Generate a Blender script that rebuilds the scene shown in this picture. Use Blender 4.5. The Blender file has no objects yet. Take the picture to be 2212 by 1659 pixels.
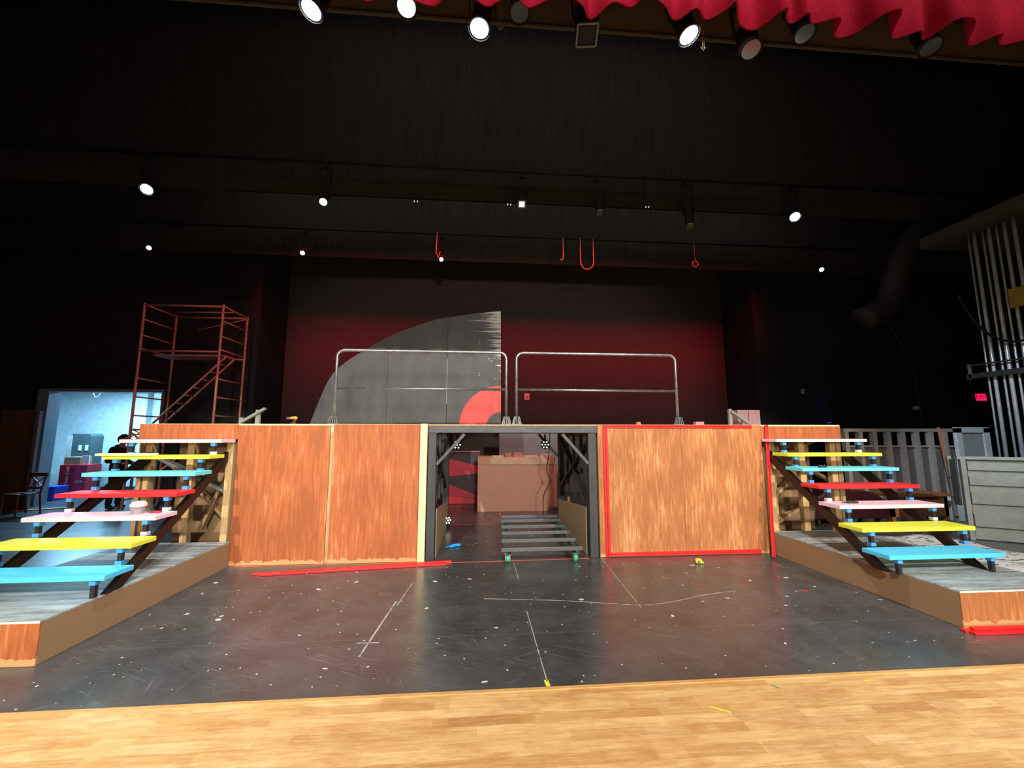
import bpy, math, random
from mathutils import Vector, Matrix
random.seed(7)
R = math.radians
sc = bpy.context.scene
col = sc.collection

# ------------------------------------------------------------------ camera, world, exposure
cam_d = bpy.data.cameras.new('camera')
cam_d.sensor_width = 36.0
cam_d.lens = 36.0 * 885.0 / 2212.0
cam_d.clip_end = 200
cam = bpy.data.objects.new('camera', cam_d)
col.objects.link(cam)
cam.location = (0, 0, 1.68)
cam.rotation_mode = 'XYZ'
cam.rotation_euler = (R(90 + 7.15), 0, R(-4.5))
sc.camera = cam
w = bpy.data.worlds.new('world'); sc.world = w
w.use_nodes = True
w.node_tree.nodes['Background'].inputs['Color'].default_value = (0.95, 0.86, 0.80, 1)
w.node_tree.nodes['Background'].inputs['Strength'].default_value = 0.22
sc.view_settings.view_transform = 'Standard'
sc.view_settings.look = 'None'
sc.view_settings.exposure = 0.0
sc.view_settings.gamma = 1.0

def spot(name, loc, target, power, color, angle=60, blend=0.6, size=0.1):
    d = bpy.data.lights.new(name, 'SPOT')
    d.energy = power; d.color = color; d.spot_size = R(angle); d.spot_blend = blend
    d.shadow_soft_size = size
    o = bpy.data.objects.new(name, d); col.objects.link(o)
    o.location = loc
    o.rotation_euler = (Vector(target) - Vector(loc)).to_track_quat('-Z', 'Y').to_euler()
    return o
# front of house positions out over the audience
spot('house_light', (-5.0, -12, 11.0), (-1.5, 4.5, 0.3), 12500, (1.0, .92, .80), 42, .5, .18)
spot('house_light', (6.0, -12, 11.0), (2.5, 4.5, 0.3), 12500, (1.0, .92, .80), 42, .5, .18)
spot('house_light', (1.5, -10, 3.3), (0.7, 6, 1.0), 4200, (1.0, .90, .82), 46, .5, .5)
# red wash on the upstage wall, hung on the second pipe
d = bpy.data.lights.new('red_strip_lamp', 'AREA'); d.shape = 'RECTANGLE'; d.size = 13.0; d.size_y = .3; d.energy = 120; d.color = (1.0, .006, .025); d.spread = R(40)
o = bpy.data.objects.new('red_strip_lamp', d); col.objects.link(o); o.location = (1.1, 8.72, 6.86)
o.rotation_euler = (Vector((1.1, 12.5, 3.95)) - Vector((1.1, 8.72, 6.86))).to_track_quat('-Z', 'Y').to_euler()
# unseen fill lamps added to lift the dark border drapes
d = bpy.data.lights.new('border_fill_light', 'AREA'); d.shape = 'RECTANGLE'; d.size = 9; d.size_y = .5; d.energy = 62; d.color = (1, .95, .88)
o = bpy.data.objects.new('border_fill_light', d); col.objects.link(o); o.location = (1, 5.2, 10.2); o.rotation_euler = (R(38), 0, 0)
d = bpy.data.lights.new('rear_border_fill_light', 'AREA'); d.shape = 'RECTANGLE'; d.size = 14; d.size_y = .3; d.energy = 75; d.color = (1, .95, .88)  # second added fill, unseen, for the rear border
o = bpy.data.objects.new('rear_border_fill_light', d); col.objects.link(o); o.location = (1, 8.6, 8.9); o.rotation_euler = (R(32), 0, 0)
spot('red_wash', (1.6, 8.45, 5.9), (0.6, 9.9, 0.5), 900, (1.0, .22, .20), 60, .8, .1)
spot('portal_work_light', (0.9, 3.6, 5.75), (0.9, 6.2, 0.0), 10, (1, .9, .8), 40, .8, .1)
spot('red_wash', (-1.2, 7.9, 6.0), (-6.4, 9.6, 4.0), 420, (1.0, .05, .06), 40, .8, .05)

# ------------------------------------------------------------------ materials
MATS = {}
def nodes_of(name):
    m = bpy.data.materials.new(name); m.use_nodes = True
    nt = m.node_tree
    return m, nt, nt.nodes['Principled BSDF']
def N(nt, t, **kw):
    n = nt.nodes.new(t)
    for k, v in kw.items(): setattr(n, k, v)
    return n
def L(nt, a, b): nt.links.new(a, b)
def ramp(nt, fac, stops):
    r = N(nt, 'ShaderNodeValToRGB')
    el = r.color_ramp.elements
    while len(el) < len(stops): el.new(0.5)
    for e, (p, c) in zip(el, stops):
        e.position = p; e.color = (c[0], c[1], c[2], 1)
    L(nt, fac, r.inputs[0]); return r.outputs[0]
def coords(nt, scale=(1, 1, 1), loc=(0, 0, 0), rot=(0, 0, 0)):
    tc = N(nt, 'ShaderNodeTexCoord'); mp = N(nt, 'ShaderNodeMapping')
    mp.inputs['Scale'].default_value = scale; mp.inputs['Location'].default_value = loc
    mp.inputs['Rotation'].default_value = rot
    L(nt, tc.outputs['Object'], mp.inputs[0]); return mp.outputs[0]
def turned(nt, rot, scale, loc=(0, 0, 0)):
    mp = N(nt, 'ShaderNodeMapping'); mp.inputs['Scale'].default_value = scale; mp.inputs['Location'].default_value = loc
    L(nt, coords(nt, (1, 1, 1), (0, 0, 0), (0, 0, rot)), mp.inputs[0]); return mp.outputs[0]
def noise(nt, vec, scale, detail=4, rough=.6):
    n = N(nt, 'ShaderNodeTexNoise'); n.inputs['Scale'].default_value = scale
    n.inputs['Detail'].default_value = detail; n.inputs['Roughness'].default_value = rough
    L(nt, vec, n.inputs['Vector']); return n.outputs['Fac']
def mixc(nt, fac, a, b, mode='MIX'):
    m = N(nt, 'ShaderNodeMix', data_type='RGBA', blend_type=mode)
    for i, v in ((6, a), (7, b)):
        if isinstance(v, (tuple, list)): m.inputs[i].default_value = (v[0], v[1], v[2], 1)
        else: L(nt, v, m.inputs[i])
    if isinstance(fac, (int, float)): m.inputs[0].default_value = fac
    else: L(nt, fac, m.inputs[0])
    return m.outputs[2]
def math_(nt, op, a, b=None):
    m = N(nt, 'ShaderNodeMath', operation=op)
    for i, v in ((0, a), (1, b)):
        if v is None: continue
        if isinstance(v, (int, float)): m.inputs[i].default_value = v
        else: L(nt, v, m.inputs[i])
    return m.outputs[0]
def mat(name, c, rough=.6, metal=0, c2=None, scale=8, stretch=(1, 1, 1), bump=0, spec=.5, lo=.35, hi=.65):
    if name in MATS: return MATS[name]
    m, nt, b = nodes_of(name)
    b.inputs['Roughness'].default_value = rough; b.inputs['Metallic'].default_value = metal
    b.inputs['Specular IOR Level'].default_value = spec
    if c2 is None: c2 = tuple(x * .82 for x in c)
    f = noise(nt, coords(nt, stretch), scale)
    L(nt, ramp(nt, f, [(lo, c2), (hi, c)]), b.inputs['Base Color'])
    if bump:
        bp = N(nt, 'ShaderNodeBump'); bp.inputs['Strength'].default_value = bump; bp.inputs['Distance'].default_value = .01
        L(nt, f, bp.inputs['Height']); L(nt, bp.outputs[0], b.inputs['Normal'])
    MATS[name] = m; return m
def emit(name, c, s):
    m, nt, b = nodes_of(name)
    b.inputs['Base Color'].default_value = (*c, 1)
    b.inputs['Emission Color'].default_value = (*c, 1); b.inputs['Emission Strength'].default_value = s
    return m

def painted_ply(name, base, light, amount, seed):
    m, nt, b = nodes_of(name)
    v = coords(nt, (1, 1, .09), (seed, seed, seed))
    f = noise(nt, v, 34, 5, .65)
    big = noise(nt, coords(nt, (1, 1, .5), (seed * 2, 0, 0)), 2.6, 3, .5)
    s = math_(nt, 'ADD', f, math_(nt, 'MULTIPLY', math_(nt, 'SUBTRACT', big, .5), .7))
    c = ramp(nt, s, [(.40, tuple(x * .78 for x in base)), (.52, base), (amount, base), (amount + .16, light)])
    # bare edge left along the bottom where the brush stopped
    sep = N(nt, 'ShaderNodeSeparateXYZ'); tc = N(nt, 'ShaderNodeTexCoord'); L(nt, tc.outputs['Object'], sep.inputs[0])
    nz = noise(nt, coords(nt, (1, 1, .25), (0, 0, 3)), 9, 4, .7)
    lim = math_(nt, 'ADD', .0, math_(nt, 'MULTIPLY', nz, .17))
    bare = math_(nt, 'LESS_THAN', sep.outputs[2], math_(nt, 'SUBTRACT', lim, .03))
    c = mixc(nt, bare, c, (.52, .30, .13))
    L(nt, c, b.inputs['Base Color'])
    b.inputs['Roughness'].default_value = .55
    b.inputs['Specular IOR Level'].default_value = .3
    return m
M_PLY_L = painted_ply('orange_painted_plywood', (.41, .120, .040), (.56, .24, .10), .60, 1.3)
M_PLY_R = painted_ply('brown_stained_plywood', (.42, .16, .055), (.58, .29, .12), .53, 5.1)

def black_floor():
    m, nt, b = nodes_of('black_stage_floor')
    v = coords(nt)
    c = ramp(nt, noise(nt, v, 2.2, 6, .7), [(.3, (.032, .035, .037)), (.7, (.072, .078, .081))])
    sm = noise(nt, coords(nt, (1, 6, 1), (3, 1, 0), (0, 0, .35)), 5, 8, .8)
    c = mixc(nt, ramp(nt, sm, [(.54, (0, 0, 0)), (.75, (.55, .55, .55))]), c, (.12, .125, .125))
    for rot, sc2, th in ((.45, (1, 26, 1), .60), (-.4, (1, 30, 1), .61), (1.2, (1, 34, 1), .62), (.08, (1, 30, 1), .63)):
        g = noise(nt, turned(nt, rot, sc2, (rot * 3, 1, 0)), 2.9, 3, .55)
        gate = noise(nt, coords(nt, (1, 1, 1), (rot * 9, 4, 0)), 1.7, 3, .6)
        c = mixc(nt, math_(nt, 'MULTIPLY', ramp(nt, g, [(th, (0, 0, 0)), (th + .08, (.95, .95, .95))]), ramp(nt, gate, [(.42, (0, 0, 0)), (.62, (1, 1, 1))])), c, (.15, .155, .155))
    # paint spatter
    for sca, rad, seed in ((2.6, .075, 0), (5.5, .10, 4), (13, .13, 9)):
        vo = N(nt, 'ShaderNodeTexVoronoi'); vo.inputs['Scale'].default_value = sca
        wv = N(nt, 'ShaderNodeVectorMath', operation='ADD')
        nn = N(nt, 'ShaderNodeTexNoise'); nn.inputs['Scale'].default_value = sca * 6
        L(nt, v, nn.inputs['Vector'])
        sc_ = N(nt, 'ShaderNodeVectorMath', operation='SCALE'); sc_.inputs['Scale'].default_value = .12 / sca * 1.6
        L(nt, nn.outputs['Color'], sc_.inputs[0])
        L(nt, coords(nt, (1, 1, 1), (seed, seed * 2.3, 0)), wv.inputs[0]); L(nt, sc_.outputs[0], wv.inputs[1])
        L(nt, wv.outputs[0], vo.inputs['Vector'])
        sp = N(nt, 'ShaderNodeSeparateColor'); L(nt, vo.outputs['Color'], sp.inputs[0])
        r = math_(nt, 'MULTIPLY', math_(nt, 'SUBTRACT', sp.outputs[0], .25), rad * 1.25)
        c = mixc(nt, math_(nt, 'LESS_THAN', vo.outputs['Distance'], r), c, (.62, .62, .56))
    # joints between the floor sheets
    sep = N(nt, 'ShaderNodeSeparateXYZ'); tc = N(nt, 'ShaderNodeTexCoord'); L(nt, tc.outputs['Object'], sep.inputs[0])
    fy = math_(nt, 'ABSOLUTE', math_(nt, 'SUBTRACT', math_(nt, 'FRACT', math_(nt, 'DIVIDE', math_(nt, 'ADD', sep.outputs[1], .55), 1.22)), .5))
    c = mixc(nt, math_(nt, 'MULTIPLY', math_(nt, 'LESS_THAN', fy, .0022), .5), c, (.16, .16, .15))
    fx = math_(nt, 'ABSOLUTE', math_(nt, 'SUBTRACT', math_(nt, 'FRACT', math_(nt, 'DIVIDE', math_(nt, 'ADD', sep.outputs[0], .76), 2.44)), .5))
    c = mixc(nt, math_(nt, 'MULTIPLY', math_(nt, 'LESS_THAN', fx, .0011), .4), c, (.15, .15, .14))
    L(nt, c, b.inputs['Base Color'])
    L(nt, math_(nt, 'ADD', .21, math_(nt, 'MULTIPLY', noise(nt, v, 4, 5, .7), .16)), b.inputs['Roughness'])
    b.inputs['Specular IOR Level'].default_value = .9
    return m
def maple():
    m, nt, b = nodes_of('maple_strip_floor')
    v = coords(nt)
    def brick(off):
        br = N(nt, 'ShaderNodeTexBrick'); br.offset = .43; br.offset_frequency = 2
        br.inputs['Scale'].default_value = 1; br.inputs['Mortar Size'].default_value = .0012
        br.inputs['Mortar Smooth'].default_value = .3
        br.inputs['Brick Width'].default_value = .61; br.inputs['Row Height'].default_value = .082
        br.inputs['Color1'].default_value = (0, 0, 0, 1); br.inputs['Color2'].default_value = (1, 1, 1, 1)
        br.inputs['Mortar'].default_value = (.5, .5, .5, 1)
        L(nt, coords(nt, (1, 1, 1), off), br.inputs['Vector'])
        return br
    b1 = brick((0, 0, 0))
    base = ramp(nt, b1.outputs['Color'], [(0, (.46, .23, .07)), (.3, (.58, .34, .125)), (.62, (.68, .43, .175)), (1, (.76, .51, .235))])
    b2 = N(nt, 'ShaderNodeTexBrick'); b2.offset = .37; b2.offset_frequency = 3
    b2.inputs['Scale'].default_value = 1; b2.inputs['Mortar Size'].default_value = 0
    b2.inputs['Brick Width'].default_value = .43; b2.inputs['Row Height'].default_value = .082
    b2.inputs['Color1'].default_value = (0, 0, 0, 1); b2.inputs['Color2'].default_value = (1, 1, 1, 1)
    L(nt, coords(nt, (1, 1, 1), (.17, 0, 0)), b2.inputs['Vector'])
    base = mixc(nt, .42, base, ramp(nt, b2.outputs['Color'], [(0, (.42, .20, .06)), (.4, (.64, .38, .14)), (1, (.82, .56, .27))]))
    g = noise(nt, coords(nt, (1, 11, 1), (2, 2, 0)), 3.6, 9, .75)
    c = mixc(nt, ramp(nt, g, [(.46, (0, 0, 0)), (.72, (.75, .75, .75))]), base, (.40, .18, .05))
    g2 = noise(nt, coords(nt, (1, 7, 1), (5, 9, 0)), 5.2, 9, .75)
    c = mixc(nt, ramp(nt, g2, [(.48, (0, 0, 0)), (.74, (.6, .6, .6))]), c, (.86, .64, .36))
    blot = noise(nt, coords(nt, (1, 2.6, 1), (8, 2, 0)), 3.1, 6, .65)
    c = mixc(nt, ramp(nt, blot, [(.50, (0, 0, 0)), (.66, (.55, .55, .55))]), c, (.46, .20, .055))
    dk = noise(nt, coords(nt, (1, 4, 1), (3, 6, 0)), 9, 4, .6)
    c = mixc(nt, ramp(nt, dk, [(.66, (0, 0, 0)), (.76, (.6, .6, .6))]), c, (.20, .09, .03))
    c = mixc(nt, math_(nt, 'MULTIPLY', b1.outputs['Fac'], .35), c, (.40, .20, .07))
    L(nt, c, b.inputs['Base Color'])
    b.inputs['Roughness'].default_value = .42; b.inputs['Specular IOR Level'].default_value = .4
    return m
def landing_top():
    m, nt, b = nodes_of('worn_grey_landing_paint')
    f = noise(nt, coords(nt, (.5, 5, 1), (1, 2, 0)), 3.0, 5, .7)
    f2 = noise(nt, coords(nt, (1, 2, 1), (6, 2, 0)), 22, 6, .8)
    c = ramp(nt, f, [(.34, (.15, .16, .16)), (.5, (.26, .28, .28)), (.66, (.50, .55, .54))])
    c = mixc(nt, ramp(nt, f2, [(.45, (0, 0, 0)), (.75, (.6, .6, .6))]), c, (.55, .60, .58))
    L(nt, c, b.inputs['Base Color']); b.inputs['Roughness'].default_value = .5
    return m
def black_wall(name, c=(.030, .026, .025)):
    m, nt, b = nodes_of(name)
    f = noise(nt, coords(nt, (1, 1, 6)), 3, 4, .6)
    a = ramp(nt, f, [(.3, tuple(x * .8 for x in c)), (.7, c)])
    wv = N(nt, 'ShaderNodeTexWave', wave_type='BANDS', bands_direction='Z'); wv.inputs['Scale'].default_value = 1.1
    wv.inputs['Distortion'].default_value = .2
    L(nt, coords(nt), wv.inputs['Vector'])
    a = mixc(nt, ramp(nt, wv.outputs['Fac'], [(.985, (0, 0, 0)), (1, (.22, .22, .22))]), a, tuple(x * 2.1 for x in c))
    L(nt, a, b.inputs['Base Color']); b.inputs['Roughness'].default_value = .8
    b.inputs['Specular IOR Level'].default_value = .2
    return m

M_FLOOR = black_floor(); M_MAPLE = maple(); M_LAND = landing_top()
M_WALLB = black_wall('black_upstage_wall', (.045, .034, .032))
M_WALLD = mat('black_wall_paint', (.018, .016, .017), .8, spec=.2)
M_DRAPE = mat('black_drape', (.030, .027, .024), .95, c2=(.020, .018, .016), scale=3, stretch=(6, 6, .3), spec=.1)
M_SOFF = mat('dusty_brown_soffit', (.20, .155, .095), .9, scale=2, spec=.1)
M_RED = mat('crimson_velour', (.245, .001, .018), .85, c2=(.18, .0008, .012), scale=30, spec=.15)
M_HARD = mat('brown_hardboard', (.30, .185, .095), .55, c2=(.27, .165, .085), scale=60, spec=.3)
M_PINE = mat('raw_pine', (.62, .42, .20), .6, c2=(.48, .29, .12), scale=5, stretch=(14, 14, .7))
M_PINEY = mat('pale_yellow_pine', (.86, .74, .38), .55, c2=(.80, .64, .30), scale=5, stretch=(14, 14, .5))
M_HARDL = mat('brightened_hardboard', (.46, .34, .19), .55, scale=40, spec=.3)  # brown hardboard lightened in colour to offset the shade inside the portal
M_PINE2 = mat('weathered_pine', (.50, .33, .17), .65, c2=(.36, .22, .10), scale=5, stretch=(14, 14, .8))
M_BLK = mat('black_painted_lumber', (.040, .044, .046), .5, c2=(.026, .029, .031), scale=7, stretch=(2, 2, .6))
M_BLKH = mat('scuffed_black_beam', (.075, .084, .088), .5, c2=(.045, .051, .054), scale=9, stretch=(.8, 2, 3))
M_STR = mat('dark_brown_steel', (.015, .008, .007), .45, c2=(.010, .005, .005), scale=6, metal=.2)
M_STEEL = mat('black_square_steel', (.030, .030, .034), .4, metal=.3)
M_BLUE = mat('blue_painters_tape', (.06, .33, .80), .6)
M_WTAPE = mat('white_tape', (.80, .82, .86), .6)
M_PAINT = {
    'pink': mat('pink_tread_paint', (.86, .60, .66), .45, c2=(.84, .52, .60), scale=40),
    'yellow': mat('yellow_tread_paint', (.78, .80, .06), .45, c2=(.74, .74, .04), scale=40),
    'aqua': mat('aqua_tread_paint', (.17, .74, .78), .45, c2=(.13, .66, .72), scale=40),
    'red': mat('red_tread_paint', (.85, .025, .03), .45, c2=(.75, .015, .02), scale=40),
    'blue': mat('blue_tread_paint', (.09, .60, .88), .45, c2=(.07, .52, .82), scale=40)}
M_TRIM = mat('bright_red_trim', (.86, .020, .022), .4, c2=(.74, .012, .014), scale=12)
M_PIPE = mat('galvanised_rail', (.34, .36, .37), .34, metal=.8, c2=(.22, .23, .24), scale=14)
M_PIPED = mat('dull_steel', (.20, .21, .21), .4, metal=.7)
M_BRKT = mat('grey_bracket_steel', (.20, .215, .22), .45, metal=.4)
M_SCAF = mat('red_lit_scaffold_steel', (.42, .16, .12), .5, c2=(.30, .10, .08), scale=10)  # red light falling on the tubes is put into their base colour
M_DIRT = mat('dark_greenish_steel', (.10, .115, .115), .45, metal=.3, c2=(.075, .085, .085), scale=20)
M_GRN = mat('green_wheel', (.03, .36, .17), .45)
M_WHITE = mat('white_paint', (.72, .72, .70), .6)
M_CREAM = mat('cream_paint', (.50, .44, .39), .6)
M_ROOMW = mat('room_wall_white', (.62, .66, .68), .7)
M_GREY = mat('grey_lumber_paint', (.20, .21, .20), .6)
M_LID = mat('dark_plastic', (.03, .03, .032), .45)
M_FIX = mat('black_fixture_housing', (.012, .011, .011), .7, spec=.15)
M_GLASSOFF = mat('unlit_lens', (.30, .30, .26), .12, metal=.9)
M_CARD = mat('cardboard', (.42, .28, .16), .7)
M_CORD = mat('black_cord', (.008, .008, .008), .5)
M_TAPEO = mat('orange_red_floor_tape', (.80, .13, .06), .6)
M_TAPEW = mat('scuffed_white_floor_line', (.42, .42, .38), .6, c2=(.12, .12, .12), scale=9, lo=.36, hi=.52)
M_YEL = mat('yellow_plastic', (.75, .78, .05), .45)
M_WOODP = mat('pinkish_birch_panel', (.66, .42, .29), .5, c2=(.60, .37, .25), scale=4, stretch=(1.5, 1, 8), spec=.3)
M_WOODL = mat('light_birch_strip', (.80, .62, .40), .5, scale=4, stretch=(2, 1, 8))
M_LED = emit('led_lens', (.86, .93, 1.0), 28)
M_LEDS = emit('led_dot', (1.0, .95, .85), 1.3)

# ------------------------------------------------------------------ mesh builder
class MB:
    def __init__(s): s.v = []; s.f = []
    def add(s, vs, fs):
        n = len(s.v); s.v += [tuple(v) for v in vs]; s.f += [tuple(i + n for i in f) for f in fs]; return s
    def box(s, x0, x1, y0, y1, z0, z1):
        vs = [(x, y, z) for x in (x0, x1) for y in (y0, y1) for z in (z0, z1)]
        return s.add(vs, [(0, 1, 3, 2), (4, 6, 7, 5), (0, 4, 5, 1), (2, 3, 7, 6), (0, 2, 6, 4), (1, 5, 7, 3)])
    def beam(s, p, q, wd, th, up=(0, 0, 1)):
        p = Vector(p); q = Vector(q); d = (q - p).normalized(); u = Vector(up)
        a = d.cross(u)
        if a.length < 1e-4: a = d.cross(Vector((0, 1, 0)))
        a.normalize(); b = a.cross(d).normalized()
        vs = [e + a * (i * wd / 2) + b * (j * th / 2) for e in (p, q) for i in (-1, 1) for j in (-1, 1)]
        return s.add(vs, [(0, 1, 3, 2), (4, 6, 7, 5), (0, 4, 5, 1), (2, 3, 7, 6), (0, 2, 6, 4), (1, 5, 7, 3)])
    def tube(s, pts, r, n=10, cap=True):
        pts = [Vector(p) for p in pts]; rs = r if isinstance(r, (list, tuple)) else [r] * len(pts)
        vs = []; fs = []; prev = None
        for i, p in enumerate(pts):
            d = (pts[min(i + 1, len(pts) - 1)] - pts[max(i - 1, 0)]).normalized()
            a = prev - d * prev.dot(d) if prev is not None else d.cross(Vector((.31, .17, .93)))
            if a.length < 1e-4: a = d.cross(Vector((1, 0, 0)))
            a.normalize(); prev = a; b = d.cross(a)
            for k in range(n):
                t = 2 * math.pi * k / n
                vs.append(p + (a * math.cos(t) + b * math.sin(t)) * rs[i])
        for i in range(len(pts) - 1):
            for k in range(n):
                fs.append((i * n + k, i * n + (k + 1) % n, (i + 1) * n + (k + 1) % n, (i + 1) * n + k))
        if cap:
            fs.append(tuple(reversed(range(n)))); fs.append(tuple(range((len(pts) - 1) * n, len(pts) * n)))
        return s.add(vs, fs)
    def ball(s, c, r, n=12, sq=(1, 1, 1)):
        c = Vector(c); vs = [c + Vector((0, 0, r * sq[2]))]; fs = []; m = n // 2
        for i in range(1, m):
            a = math.pi * i / m
            for k in range(n):
                t = 2 * math.pi * k / n
                vs.append(c + Vector((r * sq[0] * math.sin(a) * math.cos(t), r * sq[1] * math.sin(a) * math.sin(t), r * sq[2] * math.cos(a))))
        vs.append(c - Vector((0, 0, r * sq[2])))
        for k in range(n): fs.append((0, 1 + k, 1 + (k + 1) % n))
        for i in range(m - 2):
            for k in range(n):
                fs.append((1 + i * n + k, 1 + (i + 1) * n + k, 1 + (i + 1) * n + (k + 1) % n, 1 + i * n + (k + 1) % n))
        o = 1 + (m - 2) * n
        for k in range(n): fs.append((o + k, len(vs) - 1, o + (k + 1) % n))
        return s.add(vs, fs)
    def prism(s, pts, lo, hi, axis='y'):
        n = len(pts)
        def P(a, b, t): return {'y': (a, t, b), 'x': (t, a, b), 'z': (a, b, t)}[axis]
        vs = [P(a, b, lo) for a, b in pts] + [P(a, b, hi) for a, b in pts]
        fs = [tuple(range(n)), tuple(reversed(range(n, 2 * n)))] + [(i, (i + 1) % n, n + (i + 1) % n, n + i) for i in range(n)]
        return s.add(vs, fs)
    def build(s, name, m, parent=None, bevel=0, smooth=False, origin=None):
        o0 = Vector(parent_world(parent)) if parent else (Vector(origin) if origin else Vector((0, 0, 0)))
        me = bpy.data.meshes.new(name)
        me.from_pydata([tuple(Vector(v) - o0) for v in s.v], [], s.f)
        me.update()
        import bmesh
        bm = bmesh.new(); bm.from_mesh(me); bmesh.ops.recalc_face_normals(bm, faces=bm.faces); bm.to_mesh(me); bm.free()
        me.materials.append(m)
        if smooth:
            for p in me.polygons: p.use_smooth = True
        o = bpy.data.objects.new(name, me); col.objects.link(o)
        if parent: o.parent = parent
        elif origin: o.location = o0
        if bevel:
            b = o.modifiers.new('bevel', 'BEVEL'); b.width = bevel; b.segments = 2; b.limit_method = 'ANGLE'
        return o
def parent_world(p):
    v = Vector((0, 0, 0))
    while p is not None: v += p.location; p = p.parent
    return v
def tag(o, label=None, cat=None, group=None, kind=None):
    if label: o['label'] = label
    if cat: o['category'] = cat
    if group: o['group'] = group
    if kind: o['kind'] = kind
    return o
def thing(name, label, cat, loc=(0, 0, 0), group=None):
    o = bpy.data.objects.new(name, None); col.objects.link(o); o.location = loc
    o.empty_display_size = .2
    return tag(o, label, cat, group)
def struct(name, mb, m, label=None, **k):
    o = mb.build(name, m, **k); o['kind'] = 'structure'
    if label: o['label'] = label
    return o
def single(name, mb, m, label, cat, origin, group=None, **k):
    return tag(mb.build(name, m, None, origin=origin, **k), label, cat, group)
def dup(root, loc, label=None, rot=None):
    r = root.copy(); col.objects.link(r); r.location = loc
    if rot is not None: r.rotation_euler = rot
    if label: r['label'] = label
    def rec(a, b):
        for ch in [c for c in bpy.data.objects if c.parent == a]:
            c = ch.copy(); col.objects.link(c); c.parent = b; rec(ch, c)
    rec(root, r)
    return r
def text_mesh(name, body, size, m, parent, loc, rot, depth=.002, sx=1.0, shear=0.0):
    cu = bpy.data.curves.new(name, 'FONT'); cu.body = body; cu.size = size; cu.extrude = depth
    cu.align_x = 'CENTER'; cu.align_y = 'CENTER'; cu.shear = shear
    t = bpy.data.objects.new(name + '_tmp', cu); col.objects.link(t)
    bpy.context.view_layer.update()
    me = bpy.data.meshes.new_from_object(t.evaluated_get(bpy.context.evaluated_depsgraph_get()))
    bpy.data.objects.remove(t); me.materials.clear(); me.materials.append(m)
    o = bpy.data.objects.new(name, me); col.objects.link(o); o.parent = parent
    o.location = Vector(loc) - parent_world(parent); o.rotation_euler = rot; o.scale = (sx, 1, 1)
    return o

# ------------------------------------------------------------------ the setting
struct('floor', MB().box(-16, 16, 2.95, 15, -.1, 0), M_FLOOR, 'glossy black stage floor speckled with white paint')
struct('floor_apron', MB().box(-9, 10, -3, 2.95, -.1, .001), M_MAPLE, 'golden maple strip floor of the stage apron')
struct('trim_1', MB().box(-9, 10, 2.925, 2.955, 0, .006), mat('maple_nosing', (.66, .36, .13), .4), 'maple edge strip where apron meets black floor')
struct('wall_back', MB().box(-5.95, 7.95, 12.5, 12.7, 0, 11), M_WALLB, 'black upstage wall washed with red light')
struct('wall_back_left', MB().box(-16, -10.62, 11, 11.2, 0, 11).box(-7.98, -5.8, 11, 11.2, 0, 11).box(-10.62, -7.98, 11, 11.2, 2.78, 11).box(-5.8, -5.95, 11.2, 12.5, 0, 11), M_WALLD)
struct('wall_back_right', MB().box(7.9, 16, 11, 11.2, 0, 11).box(7.9, 8.05, 11.2, 12.5, 0, 11), M_WALLD)
struct('wall_left', MB().box(-16, -15.8, 2.9, 15, 0, 11), M_WALLD)
struct('wall_right', MB().box(15.5, 15.7, 2.9, 11, 0, 11), M_WALLD)
struct('wall_proscenium', MB().box(-16, -7.5, 2.4, 2.7, 0, 11).box(9.6, 16, 2.4, 2.7, 0, 11).box(-7.5, 9.6, 2.45, 2.65, 7.2, 11), M_WALLD)
struct('ceiling', MB().box(-16, 16, 2.4, 15, 11, 11.2), M_WALLD)
# little side room seen through the door
RY = 14.2
struct('wall_room_back', MB().box(-14, -6.0, RY, RY + .1, 0, 3.4).box(-10.95, -10.62, RY - .22, RY, 0, 3.4), M_ROOMW)
struct('wall_room_left', MB().box(-14.1, -14, 11.2, RY, 0, 3.4), M_ROOMW)
struct('wall_room_right', MB().box(-7.6, -7.5, 11.2, RY, 0, 3.4), M_ROOMW)
struct('ceiling_room', MB().box(-14.1, -7.5, 11.2, RY + .1, 3.2, 3.4), M_ROOMW)
struct('baseboard_room', MB().box(-14, -7.6, RY - .24, RY - .23, 0, .1), M_LID)
dr = thing('door_1', None, None, (-9.3, 11, 0)); dr['kind'] = 'structure'
MB().box(-10.86, -10.6, 10.93, 11.23, 0, 2.8).box(-8.02, -7.96, 10.97, 11.23, 0, 2.8).box(-10.86, -7.96, 10.95, 11.23, 2.76, 2.83).build('door_frame', mat('blue_grey_frame', (.20, .24, .30), .5), dr)
# daylight window of the room, frame and one pane
wn = thing('window_1', None, None, (-8.9, RY, 1.5)); wn['kind'] = 'structure'
f = MB(); x0, x1, z0, z1 = -10.15, -8.7, 1.75, 2.75
f.box(x0, x1, RY - .05, RY, z0, z0 + .05).box(x0, x1, RY - .05, RY, z1 - .05, z1)
for i in range(5):
    x = x0 + (x1 - x0 - .04) * i / 4; f.box(x, x + .04, RY - .05, RY, z0, z1)
f.box(x0, x1, RY - .05, RY, 2.2, 2.24); f.box(x0, x1, RY - .05, RY, 2.45, 2.48)
f.build('window_frame', mat('window_frame_blue', (.25, .35, .45), .5), wn)
MB().box(x0, x1, RY - .02, RY - .01, z0, z1).build('pane', emit('daylight_pane', (.42, .78, 1.0), 1.2), wn)
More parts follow.
